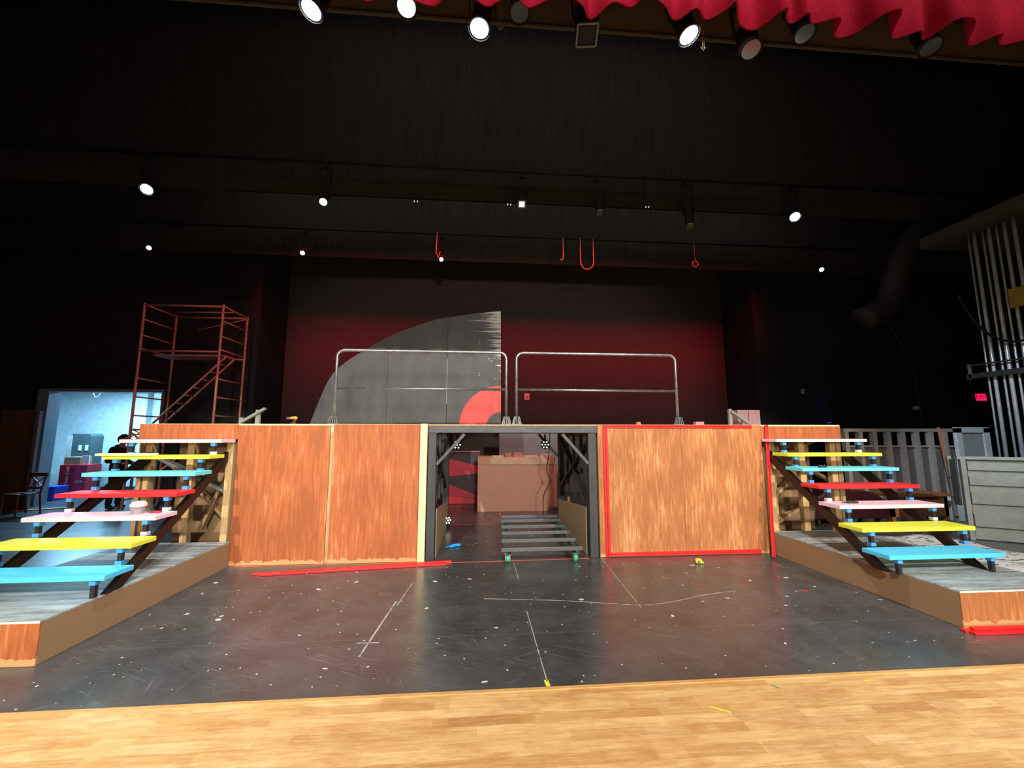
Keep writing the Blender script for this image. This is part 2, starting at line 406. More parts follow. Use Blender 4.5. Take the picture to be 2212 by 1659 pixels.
# room lamp: a real ceiling fitting
cl = thing('ceiling_light', 'cool white ceiling panel lighting the side room', 'ceiling light', (-10.8, 12.5, 3.17))
MB().box(-11.5, -10.1, 12.3, 12.7, 3.14, 3.2).build('housing', M_WHITE, cl)
MB().box(-11.45, -10.15, 12.33, 12.67, 3.132, 3.141).build('diffuser', emit('cool_diffuser', (.5, .8, 1.0), 4), cl)
ar = bpy.data.lights.new('room_lamp', 'AREA'); ar.shape = 'RECTANGLE'; ar.size = 1.3; ar.size_y = .34
ar.energy = 340; ar.color = (.30, .68, 1.0)
ao = bpy.data.objects.new('room_lamp', ar); col.objects.link(ao); ao.location = (-10.8, 12.5, 3.10)

# ------------------------------------------------------------------ drapes overhead
def smooth_poly(pts, k=4):
    out = []
    for i in range(len(pts) - 1):
        p0 = pts[max(i - 1, 0)]; p1 = pts[i]; p2 = pts[i + 1]; p3 = pts[min(i + 2, len(pts) - 1)]
        for j in range(k):
            t = j / k
            out.append(tuple(.5 * ((2 * b) + (c - a) * t + (2 * a - 5 * b + 4 * c - d) * t * t + (3 * b - a - 3 * c + d) * t ** 3)
                             for a, b, c, d in zip(p0, p1, p2, p3)))
    out.append(pts[-1]); return out
def drape(name, pts, z0, z1, m, label, cat, flare=0, **k):
    mb = MB(); n = len(pts); rows = 7
    ym = sum(p[1] for p in pts) / n
    vs = []
    for r in range(rows):
        t = r / (rows - 1); z = z0 + (z1 - z0) * t; a = 1 - .35 * t
        for x, y in pts: vs.append((x, ym + (y - ym) * a, z))
    fs = [(r * n + i, r * n + i + 1, (r + 1) * n + i + 1, (r + 1) * n + i) for r in range(rows - 1) for i in range(n - 1)]
    mb.add(vs, fs)
    o = mb.build(name, m, None, smooth=True, origin=(pts[0][0], ym, z0))
    s = o.modifiers.new('thick', 'SOLIDIFY'); s.thickness = .012
    return tag(o, label, cat)
HEM = [(-1.32,3.08),(-1.12,2.99),(-.98,3.10),(-.82,3.01),(-.64,3.04),(-.42,3.09),(-.27,2.95),(-.10,2.99),(.03,3.06),(.15,2.99),(.26,2.96),(.38,3.04),(.52,2.97),(.64,2.89),(.84,2.99),(.94,3.10),(1.08,2.94),(1.25,2.97),(1.35,2.87),(1.53,2.93),(1.68,3.05),(1.81,2.93),(1.95,3.02),(2.07,2.92),(2.12,2.85),(2.26,3.03),(2.44,3.07),(2.57,2.87),(2.65,2.96),(2.73,2.99),(2.80,2.89),(2.91,2.98),(3.11,2.91),(3.21,3.08),(3.36,3.03),(3.44,2.87),(3.58,2.81),(3.74,3.05),(3.94,2.96),(4.05,3.04),(4.12,2.86),(4.22,2.82),(4.34,2.86),(4.53,3.06),(4.69,2.93),(4.81,3.03),(4.97,2.97)]
x = 4.97; ext = []
while x < 9.6:
    x += random.uniform(.11, .19); ext.append((x, 2.97 + random.uniform(.05, .1) * (1 if len(ext) % 2 else -1)))
pre = []; x = -1.32
while x > -7.6:
    x -= random.uniform(.11, .19); pre.append((x, 3.0 + random.uniform(.05, .1) * (1 if len(pre) % 2 else -1)))
drape('valance_curtain', smooth_poly(pre[::-1] + HEM + ext), 5.30, 7.6, M_RED, 'crimson pleated velour valance hanging across the top right', 'curtain')
def flatdrape(y, z0, z1, xa, xb, label, amp=.03):
    pts = []; x = xa; i = 0
    while x < xb:
        pts.append((x, y + amp * (1 if i % 2 else -1) * random.uniform(.6, 1))); x += random.uniform(.22, .34); i += 1
    pts.append((xb, y))
    return drape('border_drape', smooth_poly(pts, 3), z0, z1, M_DRAPE, label, 'curtain')
struct('ceiling_soffit', MB().box(-9, 12, 4.18, 4.20, 6.40, 9.6), M_SOFF, 'brown dusty soffit face behind the first row of lamps')
single('soffit_pipe', MB().tube([(-9, 4.16, 6.39), (12, 4.16, 6.39)], .022, 8), mat('brown_pipe', (.06, .05, .035), .7, spec=.2), 'thin pipe along the lower edge of the brown soffit', 'pipe', (0, 4.16, 6.39), smooth=True)
flatdrape(8.05, 6.55, 10.9, -14, 15, 'nearer black border drape above the second row of lamps', .005)
flatdrape(10.35, 6.22, 10.9, -14, 15, 'farther black border drape above the dim upstage wall', .005)
def leg(xc, y, wdt, label):
    pts = []; x = xc - wdt / 2; i = 0
    while x < xc + wdt / 2:
        pts.append((x, y + (.06 if i % 2 else -.06))); x += .16; i += 1
    drape('leg_drape', smooth_poly(pts, 3), .02, 6.0, M_DRAPE, label, 'curtain')
leg(-12.3, 9.3, 2.0, 'black leg drape in the far left wing')

# ------------------------------------------------------------------ stage lights
def pipe(y, z, xa, xb, label, r=.024):
    return single('lighting_pipe', MB().tube([(xa, y, z), (xb, y, z)], r, 8), M_FIX, label, 'pipe', ((xa + xb) / 2, y, z), 'lighting pipes above the stage', smooth=True)
pipe(3.74, 6.42, -8, 10, 'nearest lighting pipe, above the valance')
pipe(7.85, 7.10, -13, 14, 'middle lighting pipe in front of the black border')
pipe(9.95, 6.75, -13, 10.2, 'farthest lighting pipe in front of the rear border')
def fixture(name, label, loc, top, tgt, r, ln, lens_mat, square=False, lampP=0, group=None, angle=55):
    t = thing(name, label, 'stage light', loc, group)
    c = Vector(loc); d = (Vector(tgt) - c).normalized()
    a = c - d * ln
    if square:
        b = MB(); b.beam(a, c, r * 2, r * 2).build('housing', M_FIX, t, bevel=.01)
        fr = MB()
        u = d.cross(Vector((0, 0, 1))).normalized(); v = u.cross(d)
        for s in (-1, 1):
            fr.beam(c + u * s * r - v * r, c + u * s * r + v * r, .02, .02).beam(c + v * s * r - u * r, c + v * s * r + u * r, .02, .02)
        fr.build('colour_frame', M_PIPED, t)
        MB().beam(c - d * .02, c + d * .004, r * 1.5, r * 1.5).build('lens', lens_mat, t)
    else:
        MB().tube([a, a + d * ln * .25, c - d * ln * .3, c], [r * .55, r * .95, r * .95, r * 1.12], 16).build('housing', M_FIX, t, smooth=False)
        MB().tube([c - d * .02, c + d * .006], r * .92, 16).build('lens', lens_mat, t)
        MB().tube([c - d * .012, c + d * .014], r * 1.14, 16, cap=False).build('rim', M_PIPED, t)
    mid = (a + c) / 2; pt = Vector(top); u = Vector((1, 0, 0)) * (r + .03)
    y = MB(); y.beam(mid - u, Vector((mid.x - u.x, pt.y, pt.z - .12)), .012, .035).beam(mid + u, Vector((mid.x + u.x, pt.y, pt.z - .12)), .012, .035)
    y.beam((mid.x - u.x, pt.y, pt.z - .12), (mid.x + u.x, pt.y, pt.z - .12), .035, .012)
    y.build('yoke', M_FIX, t)
    MB().box(mid.x - .025, mid.x + .025, pt.y - .035, pt.y + .035, pt.z - .13, pt.z - .025).build('clamp', M_FIX, t)
    if lampP:
        spot(name + '_lamp', c + d * .05, tgt, lampP, (.86, .93, 1.0), angle, .8, r * .7)
    return t
G1 = 'stage lights on the nearest pipe'
CAMV = (0.3, 0, 1.2)
row1 = [(-1.66, 5.76, 1, 'leftmost glaring white lamp of the nearest row', (-4.2, 4.2, 0)),
        (-.04, 5.70, 1, 'glaring white lamp with a long black barrel above the stage centre', (-1.2, 3.4, 0)),
        (2.13, 5.81, 1, 'glaring white lamp tucked under the valance right of centre', (4.6, 4.4, 0)),
        (-.76, 5.88, 0, 'pale half-seen lamp between the two left glaring lamps', (-.6, 2.4, 2)),
        (2.80, 5.70, 0, 'unlit silver lens tilted left below the valance', (2.0, 2.2, 2)),
        (4.88, 5.90, 0, 'unlit silver lens at the far right under the valance', (3.6, 2.2, 2)),
        (.36, 5.92, 0, 'dim gold lens half hidden by the valance near the middle', (.2, 2.6, 2)),
        (3.42, 5.94, 0, 'dark lamp with a gold ring behind the valance folds', (2.9, 2.4, 2))]
M_HALF = emit('half_lit_lens', (.75, .82, .80), 1.1)
for x, z, on, lab, tg in row1:
    lm = M_LED if on else (M_HALF if x < 0 else M_GLASSOFF)
    fixture('stage_light', lab, (x, 3.62, z), (x, 3.74, 6.42), (x * .6 + tg[0] * .4, 3.0 if on else tg[1], 2.0), .098, .42, lm, False, 0, None)
fixture('stage_light', 'square unlit lamp on a broad black barrel above the centre right', (1.05, 3.62, 5.72), (1.05, 3.74, 6.42), (.95, 2.9, 3), .10, .5, mat('dark_lens', (.02, .02, .02), .2), True)
for x, tg in ((-1.66, (-4.0, 4.4, 0)), (-.04, (-3.4, 4.6, 0)), (2.13, (5.2, 4.4, 0))):
    spot('stage_lamp', (x, 3.5, 5.62), tg, 520, (.84, .93, 1.0), 75, .8, .05)
spot('stage_lamp', (4.4, 3.5, 5.7), (9.95, 6.85, 1.5), 1500, (.70, .86, 1.0), 30, .8, .04)
spot('stage_lamp', (4.4, 3.5, 5.7), (8.6, 6.2, .6), 250, (.80, .90, 1.0), 60, .8, .04)
row2 = [(-6.32, 6.30, .10, 'large glaring lamp far left on the middle pipe'), (-3.08, 6.20, .07, 'smaller glaring lamp left on the middle pipe'),
        (6.68, 6.32, .10, 'large glaring lamp far right on the middle pipe')]
for x, z, r, lab in row2:
    fixture('stage_light', lab, (x, 7.75, z), (x, 7.85, 7.10), (x * .8, 4, 1.5), r, .40, M_LED, False, 60)
fixture('stage_light', 'half-lit square lamp near the middle of the middle pipe', (.81, 7.75, 6.33), (.81, 7.85, 7.10), (.7, 5, 2), .075, .35, M_HALF, True)
fixture('stage_light', 'faint grey conical lamp right of centre on the middle pipe', (2.42, 7.75, 6.2), (2.42, 7.85, 7.10), (2.3, 6.6, 2), .09, .3, mat('dim_lens', (.08, .085, .09), .3))
fixture('stage_light', 'long dim brass-topped lamp right on the middle pipe', (4.34, 7.75, 6.0), (4.34, 7.85, 7.10), (4.3, 7.0, 2), .09, .55, mat('dim_brass_lens', (.10, .09, .05), .3))
row3 = [(-7.83, 6.08, .05, 'leftmost small glaring lamp of the farthest row'), (-4.33, 6.08, .05, 'small glaring lamp above the red-lit scaffold side of the farthest row'),
        (-.99, 6.03, .05, 'small glaring lamp above the grey disc flat'), (9.11, 6.10, .055, 'rightmost small glaring lamp of the farthest row')]
for x, z, r, lab in row3:
    fixture('stage_light', lab, (x, 9.85, z), (x, 9.95, 6.75), (x * .8, 5, 1.5), r, .30, M_LED, False, 25)
t = thing('red_light_batten', 'long dark batten of red wash lights hidden above the upstage wall', 'stage light', (1.1, 8.68, 6.95))
MB().box(-5.5, 7.7, 8.60, 8.70, 6.90, 7.02).build('housing', M_FIX, t)
for hx in (-3.0, 5.0): MB().box(hx, hx + .05, 8.62, 8.68, 7.021, 11.0).build('hanger', M_FIX, t)
# small gold indicator caps, cable loops
for (px, z, lab) in ((-1.30, 6.28, 'left pair of tiny gold caps'), (.55, 6.30, 'middle pair of tiny gold caps beside the square lamp'), (3.42, 6.38, 'right pair of tiny gold caps')):
    b = MB(); b.box(px - .05, px + .05, 7.72, 7.80, z - .012, z + .06).box(px - .008, px + .008, 7.76, 7.80, z + .06, 7.13).box(px - .02, px + .02, 7.80, 7.826, 7.07, 7.13)
    t = thing('pipe_clamp', lab + ' hanging from the middle pipe', 'clamp', (px, 7.77, z))
    b.build('hanger', M_FIX, t)
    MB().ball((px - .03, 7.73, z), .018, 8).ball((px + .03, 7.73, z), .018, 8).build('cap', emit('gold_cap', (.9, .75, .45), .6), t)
def arc(c, r, a0, a1, n=14, sy=1.0):
    return [(c[0] + r * math.cos(a0 + (a1 - a0) * i / n), c[1], c[2] + sy * r * math.sin(a0 + (a1 - a0) * i / n)) for i in range(n + 1)]
M_REDC = mat('red_cable', (.8, .10, .08), .4)  # plain red base colour for the small cables
single('cable_loop', MB().tube([(2.55, 9.9, 6.75)] + arc((2.72, 9.9, 6.12), .17, math.pi, 2 * math.pi, 14, 1.2) + [(2.89, 9.9, 6.75)], .012, 8), M_REDC, 'red cable hanging in a U below the farthest pipe', 'cable', (2.72, 9.9, 6.1), smooth=True)
single('cable_coil', MB().tube(arc((5.62, 9.9, 6.16), .08, 0, 2 * math.pi, 16), .008, 6).tube([(5.62, 9.9, 6.24), (5.62, 9.9, 6.75)], .004, 6), M_REDC, 'small faint red cable ring below the farthest pipe', 'cable', (5.62, 9.9, 6.16), smooth=True)
single('safety_cable', MB().tube([(-1.1, 9.82, 6.75), (-1.12, 9.8, 6.2), (-1.06, 9.8, 6.04), (-1.02, 9.8, 6.2)], .012, 6), M_REDC, 'short red cable beside the lamp above the grey disc', 'cable', (-1.1, 9.8, 6.2), smooth=True)
single('cable_hook', MB().tube([(2.1, 9.9, 6.75), (2.1, 9.9, 6.2), (2.06, 9.9, 6.14), (2.01, 9.9, 6.16)], .012, 6), M_REDC, 'tiny red hook left of the hanging U cable', 'cable', (2.1, 9.9, 6.2), smooth=True)
M_CH = mat('gold_chain', (.55, .40, .18), .35, metal=.8)
for x, z0, z1, lab in ((.17, 5.78, 6.4, 'short chain with a hook hanging left of the square lamp'), (2.32, 5.72, 6.4, 'short chain hanging just right of the glaring lamp by the valance')):
    b = MB(); z = z0
    while z < z1:
        b.tube([(x - .008, 3.68, z), (x - .008, 3.68, z + .03)], .004, 6).tube([(x + .008, 3.68, z + .012), (x + .008, 3.68, z + .042)], .004, 6); z += .035
    b.tube([(x - .03, 3.68, z0 + .03), (x, 3.68, z0 - .01), (x + .03, 3.68, z0 + .03)], .007, 6)
    single('hanging_chain', b, M_CH, lab, 'chain', (x, 3.68, z0))

# ------------------------------------------------------------------ the raised platform, three sections
H = 1.835; YF = 5.83; YB = 8.27
def platform_left():
    t = thing('stage_platform', 'left platform section clad in two orange-brown plywood panels', 'platform', (-2.6, YF, 0))
    MB().box(-4.48, -.81, YF - .004, YB, H - .02, H).build('deck', M_PINEY, t)
    MB().box(-3.23, -2.03, YF - .012, YF - .001, .004, H - .022).build('cladding_panel', M_PLY_L, t)
    MB().box(-1.985, -.80, YF - .012, YF - .001, .004, H - .004).build('cladding_panel', M_PLY_L, t)
    MB().box(-4.48, -3.235, YF - .012, YF - .001, 1.63, H - .004).build('header_board', M_PLY_L, t)
    MB().box(-2.026, -1.99, YF - .004, YF + .03, 1.72, H - .03).build('joint_block', M_PINEY, t)
    b = MB().box(-4.47, -.82, YF + .002, YF + .04, 1.66, H - .022).box(-4.47, -.82, YB - .04, YB, 1.66, H - .022)
    x = -4.3
    while x < -.9: b.box(x, x + .04, YF + .04, YB - .04, 1.68, H - .022); x += .4
    b.build('joists', M_PINE2, t)
    for x, wd, m in ((-4.47, .055, M_PINE2), (-4.385, .075, M_PINE), (-3.865, .085, M_PINE), (-3.37, .085, M_PINE), (-2.03, .08, M_PINE2), (-.90, .08, M_PINE2)):
        MB().box(x, x + wd, YF + .001, YF + .09, .001, 1.655).build('stud', m, t, bevel=.004)
    for x in (-4.47, -3.75, -3.2, -1.9, -.9):
        MB().box(x, x + .04, YB - .095, YB - .005, .001, 1.655).build('stud', M_PINE2, t)
    MB().beam((-4.40, YF + .13, 1.44), (-3.40, YF + .13, .93), .04, .115, (0, 1, 0)).build('diagonal_brace', mat('grey_painted_board', (.14, .145, .14), .5), t)
    MB().beam((-3.35, YF + .40, .35), (-4.2, YF + .42, 1.2), .04, .09, (0, 1, 0)).build('diagonal_brace', M_PINE2, t)
    MB().beam((-3.35, YF + .3, 1.5), (-3.8, YF + .32, .4), .04, .09, (0, 1, 0)).build('diagonal_brace', M_PINE2, t)
    MB().box(-4.30, -3.27, YF + .50, YF + .51, .001, 1.6).build('inner_panel', M_HARD, t)
    MB().box(-3.26, -3.25, YF + .1, YF + .49, .32, 1.3).build('side_panel', M_HARD, t)
platform_left()
def platform_right():
    t = thing('stage_platform', 'right platform section with brown streaked panel framed in red trim', 'platform', (3.6, YF, 0))
    MB().box(1.69, 5.43, YF - .004, YB, H - .02, H).build('deck', M_PINEY, t)
    MB().box(1.69, 2.928, YF - .012, YF - .001, .004, H - .004).build('cladding_panel', M_PLY_R, t)
    MB().box(2.932, 4.165, YF - .012, YF - .001, .004, H - .004).build('cladding_panel', M_PLY_R, t)
    MB().box(4.17, 5.43, YF - .012, YF - .001, 1.60, H - .022).build('header_board', M_PLY_L, t)
    for a in ((1.765, 4.02, 1.785, 1.803), (1.765, 4.02, 1.808, 1.832), (1.835, 4.03, .012, .034), (1.835, 4.03, .038, .066)):
        MB().box(a[0], a[1], YF - .030, YF - .0125, a[2], a[3]).build('trim_strip', M_TRIM, t, bevel=.003)['label'] = 'horizontal red trim strip'
    for a in ((1.765, 1.795), (1.80, 1.832)):
        MB().box(a[0], a[1], YF - .034, YF - .0125, .006, 1.783).build('trim_strip', M_TRIM, t, bevel=.003)['label'] = 'upright red trim strip'
    b = MB().box(1.70, 5.42, YF + .002, YF + .04, 1.66, H - .022).box(1.70, 5.42, YB - .04, YB, 1.66, H - .022)
    x = 1.8
    while x < 5.3: b.box(x, x + .04, YF + .04, YB - .04, 1.68, H - .022); x += .4
    b.build('joists', M_PINE2, t)
    for x, wd, m, yo in ((1.70, .04, M_PINE2, 0), (2.9, .08, M_PINE2, 0), (4.24, .10, M_PINE, 0), (4.52, .03, M_PINE, .25), (4.75, .09, M_PINE, 0), (5.25, .085, M_PINE, 0), (5.35, .075, M_PINE2, 0)):
        MB().box(x, x + wd, YF + .001 + yo, YF + .09 + yo, .001, 1.655).build('stud', m, t, bevel=.004)
    for x in (1.75, 3.0, 4.3, 4.9, 5.38):
        MB().box(x, x + .04, YB - .095, YB - .005, .001, 1.655).build('stud', M_PINE2, t)
    MB().beam((4.35, YF + .3, 1.25), (5.3, YF + .3, 1.62), .04, .09, (0, 1, 0)).build('diagonal_brace', M_PINE2, t)
    MB().beam((4.80, YF + .2, 1.30), (5.36, YF + .2, 1.0), .04, .09, (0, 1, 0)).build('diagonal_brace', M_PINE, t)
    MB().beam((4.35, YF + .4, .55), (4.9, YF + .4, 1.0), .04, .10, (0, 1, 0)).build('diagonal_brace', M_PINE2, t)
    MB().beam((4.4, YF + .45, .2), (5.3, YF + .45, .7), .04, .10, (0, 1, 0)).build('diagonal_brace', M_PINE2, t)
    MB().box(4.2, 5.34, YF + .52, YF + .53, .001, 1.6).build('inner_panel', M_HARD, t)
platform_right()
def platform_centre():
    t = thing('stage_platform', 'open black timber portal section between the two clad sections', 'platform', (.48, YF, 0))
    x0, x1 = -.71, 1.68
    MB().box(x0, x1, YF - .02, YB, H - .02, H).build('deck', M_PINE2, t)
    MB().box(x0, x1, YF - .03, YF + .07, 1.715, H - .022).build('front_beam', M_BLKH, t, bevel=.004)
    b = MB().box(x0, x1, YB - .09, YB - .01, 1.72, H - .022)
    x = x0 + .1
    while x < x1 - .1: b.box(x, x + .04, YF + .08, YB - .1, 1.72, H - .022); x += .4
    b.build('joists', M_BLK, t)
    for px, py in ((x0, YF - .02), (x1 - .13, YF - .02), (x0 + .01, YB - .13), (x1 - .11, YB - .13)):
        MB().box(px, px + .115, py, py + .115, .001, 1.712).build('post', M_BLK, t, bevel=.005)
    for y in (YF + .04, YB - .08):
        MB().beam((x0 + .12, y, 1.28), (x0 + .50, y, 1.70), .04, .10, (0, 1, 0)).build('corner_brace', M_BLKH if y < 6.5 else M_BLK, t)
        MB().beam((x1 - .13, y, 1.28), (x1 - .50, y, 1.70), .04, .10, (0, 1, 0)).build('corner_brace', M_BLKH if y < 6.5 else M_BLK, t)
    for sx, X in ((1, x0 + .05), (-1, x1 - .06)):
        MB().beam((X, YF + .12, 1.62), (X, YB - .15, .70), .04, .09, (1, 0, 0)).build('side_brace', M_BLK, t)
        MB().beam((X, YF + .12, .70), (X, YB - .15, 1.60), .04, .09, (1, 0, 0)).build('side_brace', M_BLK, t)
        for yy in (6.5, 7.0, 7.55):
            MB().box(X - .02, X + .02, yy, yy + .06, .65, 1.7).build('side_stud', M_BLK, t)
    MB().prism([(YF + .14, 0.002), (YB - .2, 0.002), (YB - .2, .46), (YF + .14, .66)], x0 + .115, x0 + .125, 'x').build('side_panel', M_HARDL, t)
    MB().prism([(YF + .14, 0.002), (YB - .2, 0.002), (YB - .2, .46), (YF + .14, .66)], x1 - .145, x1 - .135, 'x').build('side_panel', M_HARDL, t)
platform_centre()
single('pine_board', MB().box(-.81, -.715, YF - .075, YF - .035, .001, H + .004), M_PINEY, 'tall pale yellow pine board upright beside the black portal', 'board', (-.76, YF - .05, 0), bevel=.003)
single('trim_strip', MB().beam((4.06, 5.60, .015), (4.245, 5.80, H), .02, .045, (1, 0, 0)), M_TRIM, 'long red trim strip leaning at the right panel corner by the landing', 'trim strip', (4.06, 5.6, 0), bevel=.003)
# LED cans hung behind and under the platform
def led_can(loc, lab, tgt, r=.09):
    t = thing('led_can', lab, 'stage light', loc)
    c = Vector(loc); d = (Vector(tgt) - c).normalized(); u = d.cross(Vector((0, 0, 1))).normalized(); v = u.cross(d)
    MB().tube([c - d * .16, c], [r * .8, r], 16).build('housing', M_FIX, t)
    b = MB()
    for k in range(7):
        a = k * math.pi / 3; q = c + d * .004 + ((u * math.cos(a) + v * math.sin(a)) * r * .66 if k < 6 else Vector((0, 0, 0)))
        b.tube([q - d * .004, q + d * .006], .016, 8)
    b.build('led_cluster', M_LEDS, t)
    return t, u, v
def hung(loc, lab):
    t, u, v = led_can(loc, lab, (loc[0] * .9, 4, 1.2))
    MB().beam(loc, (loc[0], loc[1] + .03, 1.70), .03, .02).build('bracket', M_FIX, t)
hung((-.43, 8.0, 1.50), 'LED can with six white dots under the portal, left side')
hung((1.28, 8.0, 1.50), 'LED can with six white dots under the portal, right side')
t, u, v = led_can((-.56, 7.75, .15), 'LED can on the floor inside the portal by the left post', (1.0, 5, .25), .075)
MB().beam((-.60, 7.85, .08), (-.56, 7.85, .005), .12, .08).build('foot', M_FIX, t)

# ------------------------------------------------------------------ landings
def landing(xa, xb, xf, label, side):
    # xa inner edge at the back, xf inner edge at the front, xb outer edge
    t = thing('stage_landing', label, 'landing', ((xa + xb) / 2, 4.6, 0))
    y0, y1, z = 3.5, YF - .03, .30
    top = [(xa, y1), (xb, y1), (xb, y0), (xf, y0)]
    MB().prism(top, z, z + .012, 'z').build('top', M_LAND, t)
    s = 1 if xb > xa else -1
    ins = [(xa + s * .012, y1 - .01), (xb - s * .012, y1 - .01), (xb - s * .012, y0 + .013), (xf + s * .012, y0 + .013)]
    MB().prism(ins, .002, z - .001, 'z').build('frame', M_PINE2, t)
    MB().prism([(xa, y1 - .01), (xa + s * .010, y1 - .01), (xf + s * .010, y0 + .012), (xf, y0 + .012)], .002, z - .001, 'z').build('side_panel', M_HARD, t)
    MB().prism([(xf, y0), (xb, y0), (xb, y0 + .011), (xf, y0 + .011)], .002, z - .001, 'z').build('front_panel', M_PLY_L if s < 0 else M_PLY_R, t)['label'] = 'orange-brown painted front panel'
    MB().prism([(xf, y0 - .003), (xb, y0 - .003), (xb, y0), (xf, y0)], z - .002, z + .012, 'z').build('edge_band', mat('pale_edge', (.75, .78, .66), .6), t)
landing(-3.21, -4.47, -3.235, 'low left landing with grey worn top under the left stair', -1)
landing(4.195, 5.48, 4.245, 'low right landing with grey worn top under the right stair', 1)

# ------------------------------------------------------------------ floating stairs
def stair(side):
    left = side < 0
    ZT = .312; rise = .19
    cols = ['blue', 'yellow', 'pink', 'red', 'aqua', 'yellow', 'pink']
    if left:
        X0 = [-4.47, -4.46, -4.44, -4.42, -4.43, -4.44, -4.46]; X1 = [-3.15, -3.18, -3.21, -3.22, -3.23, -3.24, -3.25]
        Y0 = [3.90, 4.18, 4.48, 4.75, 5.03, 5.27, 5.50]
    else:
        X0 = [4.04, 4.09, 4.13, 4.14, 4.15, 4.15, 4.16]; X1 = [5.30, 5.42, 5.44, 5.47, 5.50, 5.52, 5.53]
        Y0 = [3.91, 4.23, 4.53, 4.80, 5.06, 5.29, 5.50]
    t = thing('floating_stair', ('left' if left else 'right') + ' open stair of seven bright pink, yellow, aqua, red and blue treads on its landing', 'stairs', ((X0[0] + X1[0]) / 2, 3.9, ZT))
    dep = .30; th = .042
    for k in range(7):
        z = ZT + rise * (k + 1) - (.012 if k > 4 else 0)
        y1 = min(Y0[k] + dep, YF - .016)
        o = MB().box(X0[k], X1[k], Y0[k], y1, z - th, z).build('tread', M_PAINT[cols[k]], t, bevel=.003)
        o['label'] = ['bright blue bottom tread', 'yellow tread, second from the bottom', 'pale pink tread, third from the bottom', 'red middle tread', 'aqua tread above the red one', 'yellow tread, second from the top', 'pale pink top tread'][k]
        for i, x in enumerate((X0[k] + .13, X1[k] - .11)):
            zb = ZT if k == 0 else z - rise
            yb = Y0[k] + .03 if k == 0 else Y0[k] + .025
            p = MB().box(x - .018, x + .018, yb, yb + .036, zb + .001, z - th).build('support_post', M_STEEL, t)
            tm = M_WTAPE if (k in (3,) and left) or (k + i) % 4 == 3 else M_BLUE
            MB().box(x - .026, x + .026, yb - .008, yb + .044, z - th - .042, z - th - .001).build('tape', M_BLUE, p)['label'] = 'blue painter tape wrap'
            if k: MB().box(x - .028, x + .028, yb - .008, yb + .044, zb + .001, zb + .035).build('tape', tm, p)
    s = .655
    for x, x2 in (((X0[0] + .13, X0[6] + .15), (X1[0] - .09, X1[6] - .10)) if left else ((X0[0] + .09, X0[6] + .09), (X1[0] - .10, X1[6] - .10))):
        # sloping flat steel, cut level on the landing
        yl, yh = 4.015, 5.80
        a = (yl, ZT + .001); c = (yh, ZT + (yh - yl) * s - .02)
        pts = [(yl, ZT + .001), (yh, ZT + (yh - yl) * s * .985), (yh, ZT + (yh - yl) * s * .985 - .13), (yl + .17, ZT + .001)]
        n = len(pts); vs = []
        for dx in (0, .05):
            for (yy, zz) in pts:
                xx = x + (x2 - x) * (yy - yl) / (yh - yl) + dx - .025
                vs.append((xx, yy, zz))
        MB().add(vs, [(0, 1, 2, 3), (7, 6, 5, 4), (0, 4, 5, 1), (1, 5, 6, 2), (2, 6, 7, 3), (3, 7, 4, 0)]).build('stringer', M_STR, t)
stair(-1); stair(1)
zp = .312 + .19 * 6 - .012
single('loose_board', MB().box(-4.50, -3.86, 5.245, 5.33, zp + .0012, zp + .028), mat('pale_board', (.88, .80, .40), .5), 'pale yellow offcut board lying on the left upper yellow tread', 'board', (-4.2, 5.3, zp))
# things lying on treads
zj = .312 + .19 * 3
t = thing('screw_tub', 'clear plastic tub of screws on the left pink tread', 'container', (-3.50, 4.64, zj + .001))
gl, nt, b = nodes_of('clear_plastic'); b.inputs['Base Color'].default_value = (.95, .85, .88, 1); b.inputs['Roughness'].default_value = .12; b.inputs['Transmission Weight'].default_value = .75; b.inputs['IOR'].default_value = 1.3
MB().tube([(-3.50, 4.64, zj + .001), (-3.50, 4.64, zj + .07), (-3.50, 4.64, zj + .075)], [.055, .066, .07], 18).build('tub', gl, t, smooth=False)
MB().tube([(-3.50, 4.64, zj + .0755), (-3.50, 4.64, zj + .095), (-3.50, 4.64, zj + .12), (-3.50, 4.64, zj + .123)], [.074, .072, .055, .048], 18).build('lid', mat('pinkish_clear_lid', (.70, .56, .58), .3), t)
MB().tube([(-3.50, 4.64, zj + .004), (-3.50, 4.64, zj + .045)], [.045, .05], 12).build('screws', M_PIPED, t)
t = thing('pliers', 'red handled pliers lying on the left pink tread beside the tub', 'tool', (-3.33, 4.66, zj))
MB().tube([(-3.37, 4.66, zj + .012), (-3.33, 4.67, zj + .012), (-3.29, 4.665, zj + .012)], .009, 8).tube([(-3.37, 4.645, zj + .012), (-3.33, 4.64, zj + .012), (-3.29, 4.65, zj + .012)], .009, 8).build('handles', M_TRIM, t, smooth=True)
MB().tube([(-3.375, 4.652, zj + .012), (-3.42, 4.652, zj + .012)], [.014, .005], 8).build('jaws', M_PIPED, t)
t = thing('pliers', 'small black pliers lying on the right lower pink tread', 'tool', (4.40, 4.68, zj))
MB().tube([(4.34, 4.68, zj + .014), (4.40, 4.70, zj + .016), (4.47, 4.69, zj + .014)], .012, 8).tube([(4.34, 4.655, zj + .014), (4.40, 4.64, zj + .016), (4.47, 4.65, zj + .014)], .012, 8).build('handles', M_LID, t, smooth=True)
MB().tube([(4.335, 4.667, zj + .014), (4.29, 4.667, zj + .014)], [.016, .006], 8).build('jaws', M_PIPED, t)
za = .312 + .19 * 5
t = thing('bit_case', 'little black case of drill bits on the right aqua tread', 'tool', (4.50, 5.15, za))
MB().box(4.45, 4.55, 5.13, 5.17, za + .001, za + .018).build('case', M_LID, t, bevel=.004)
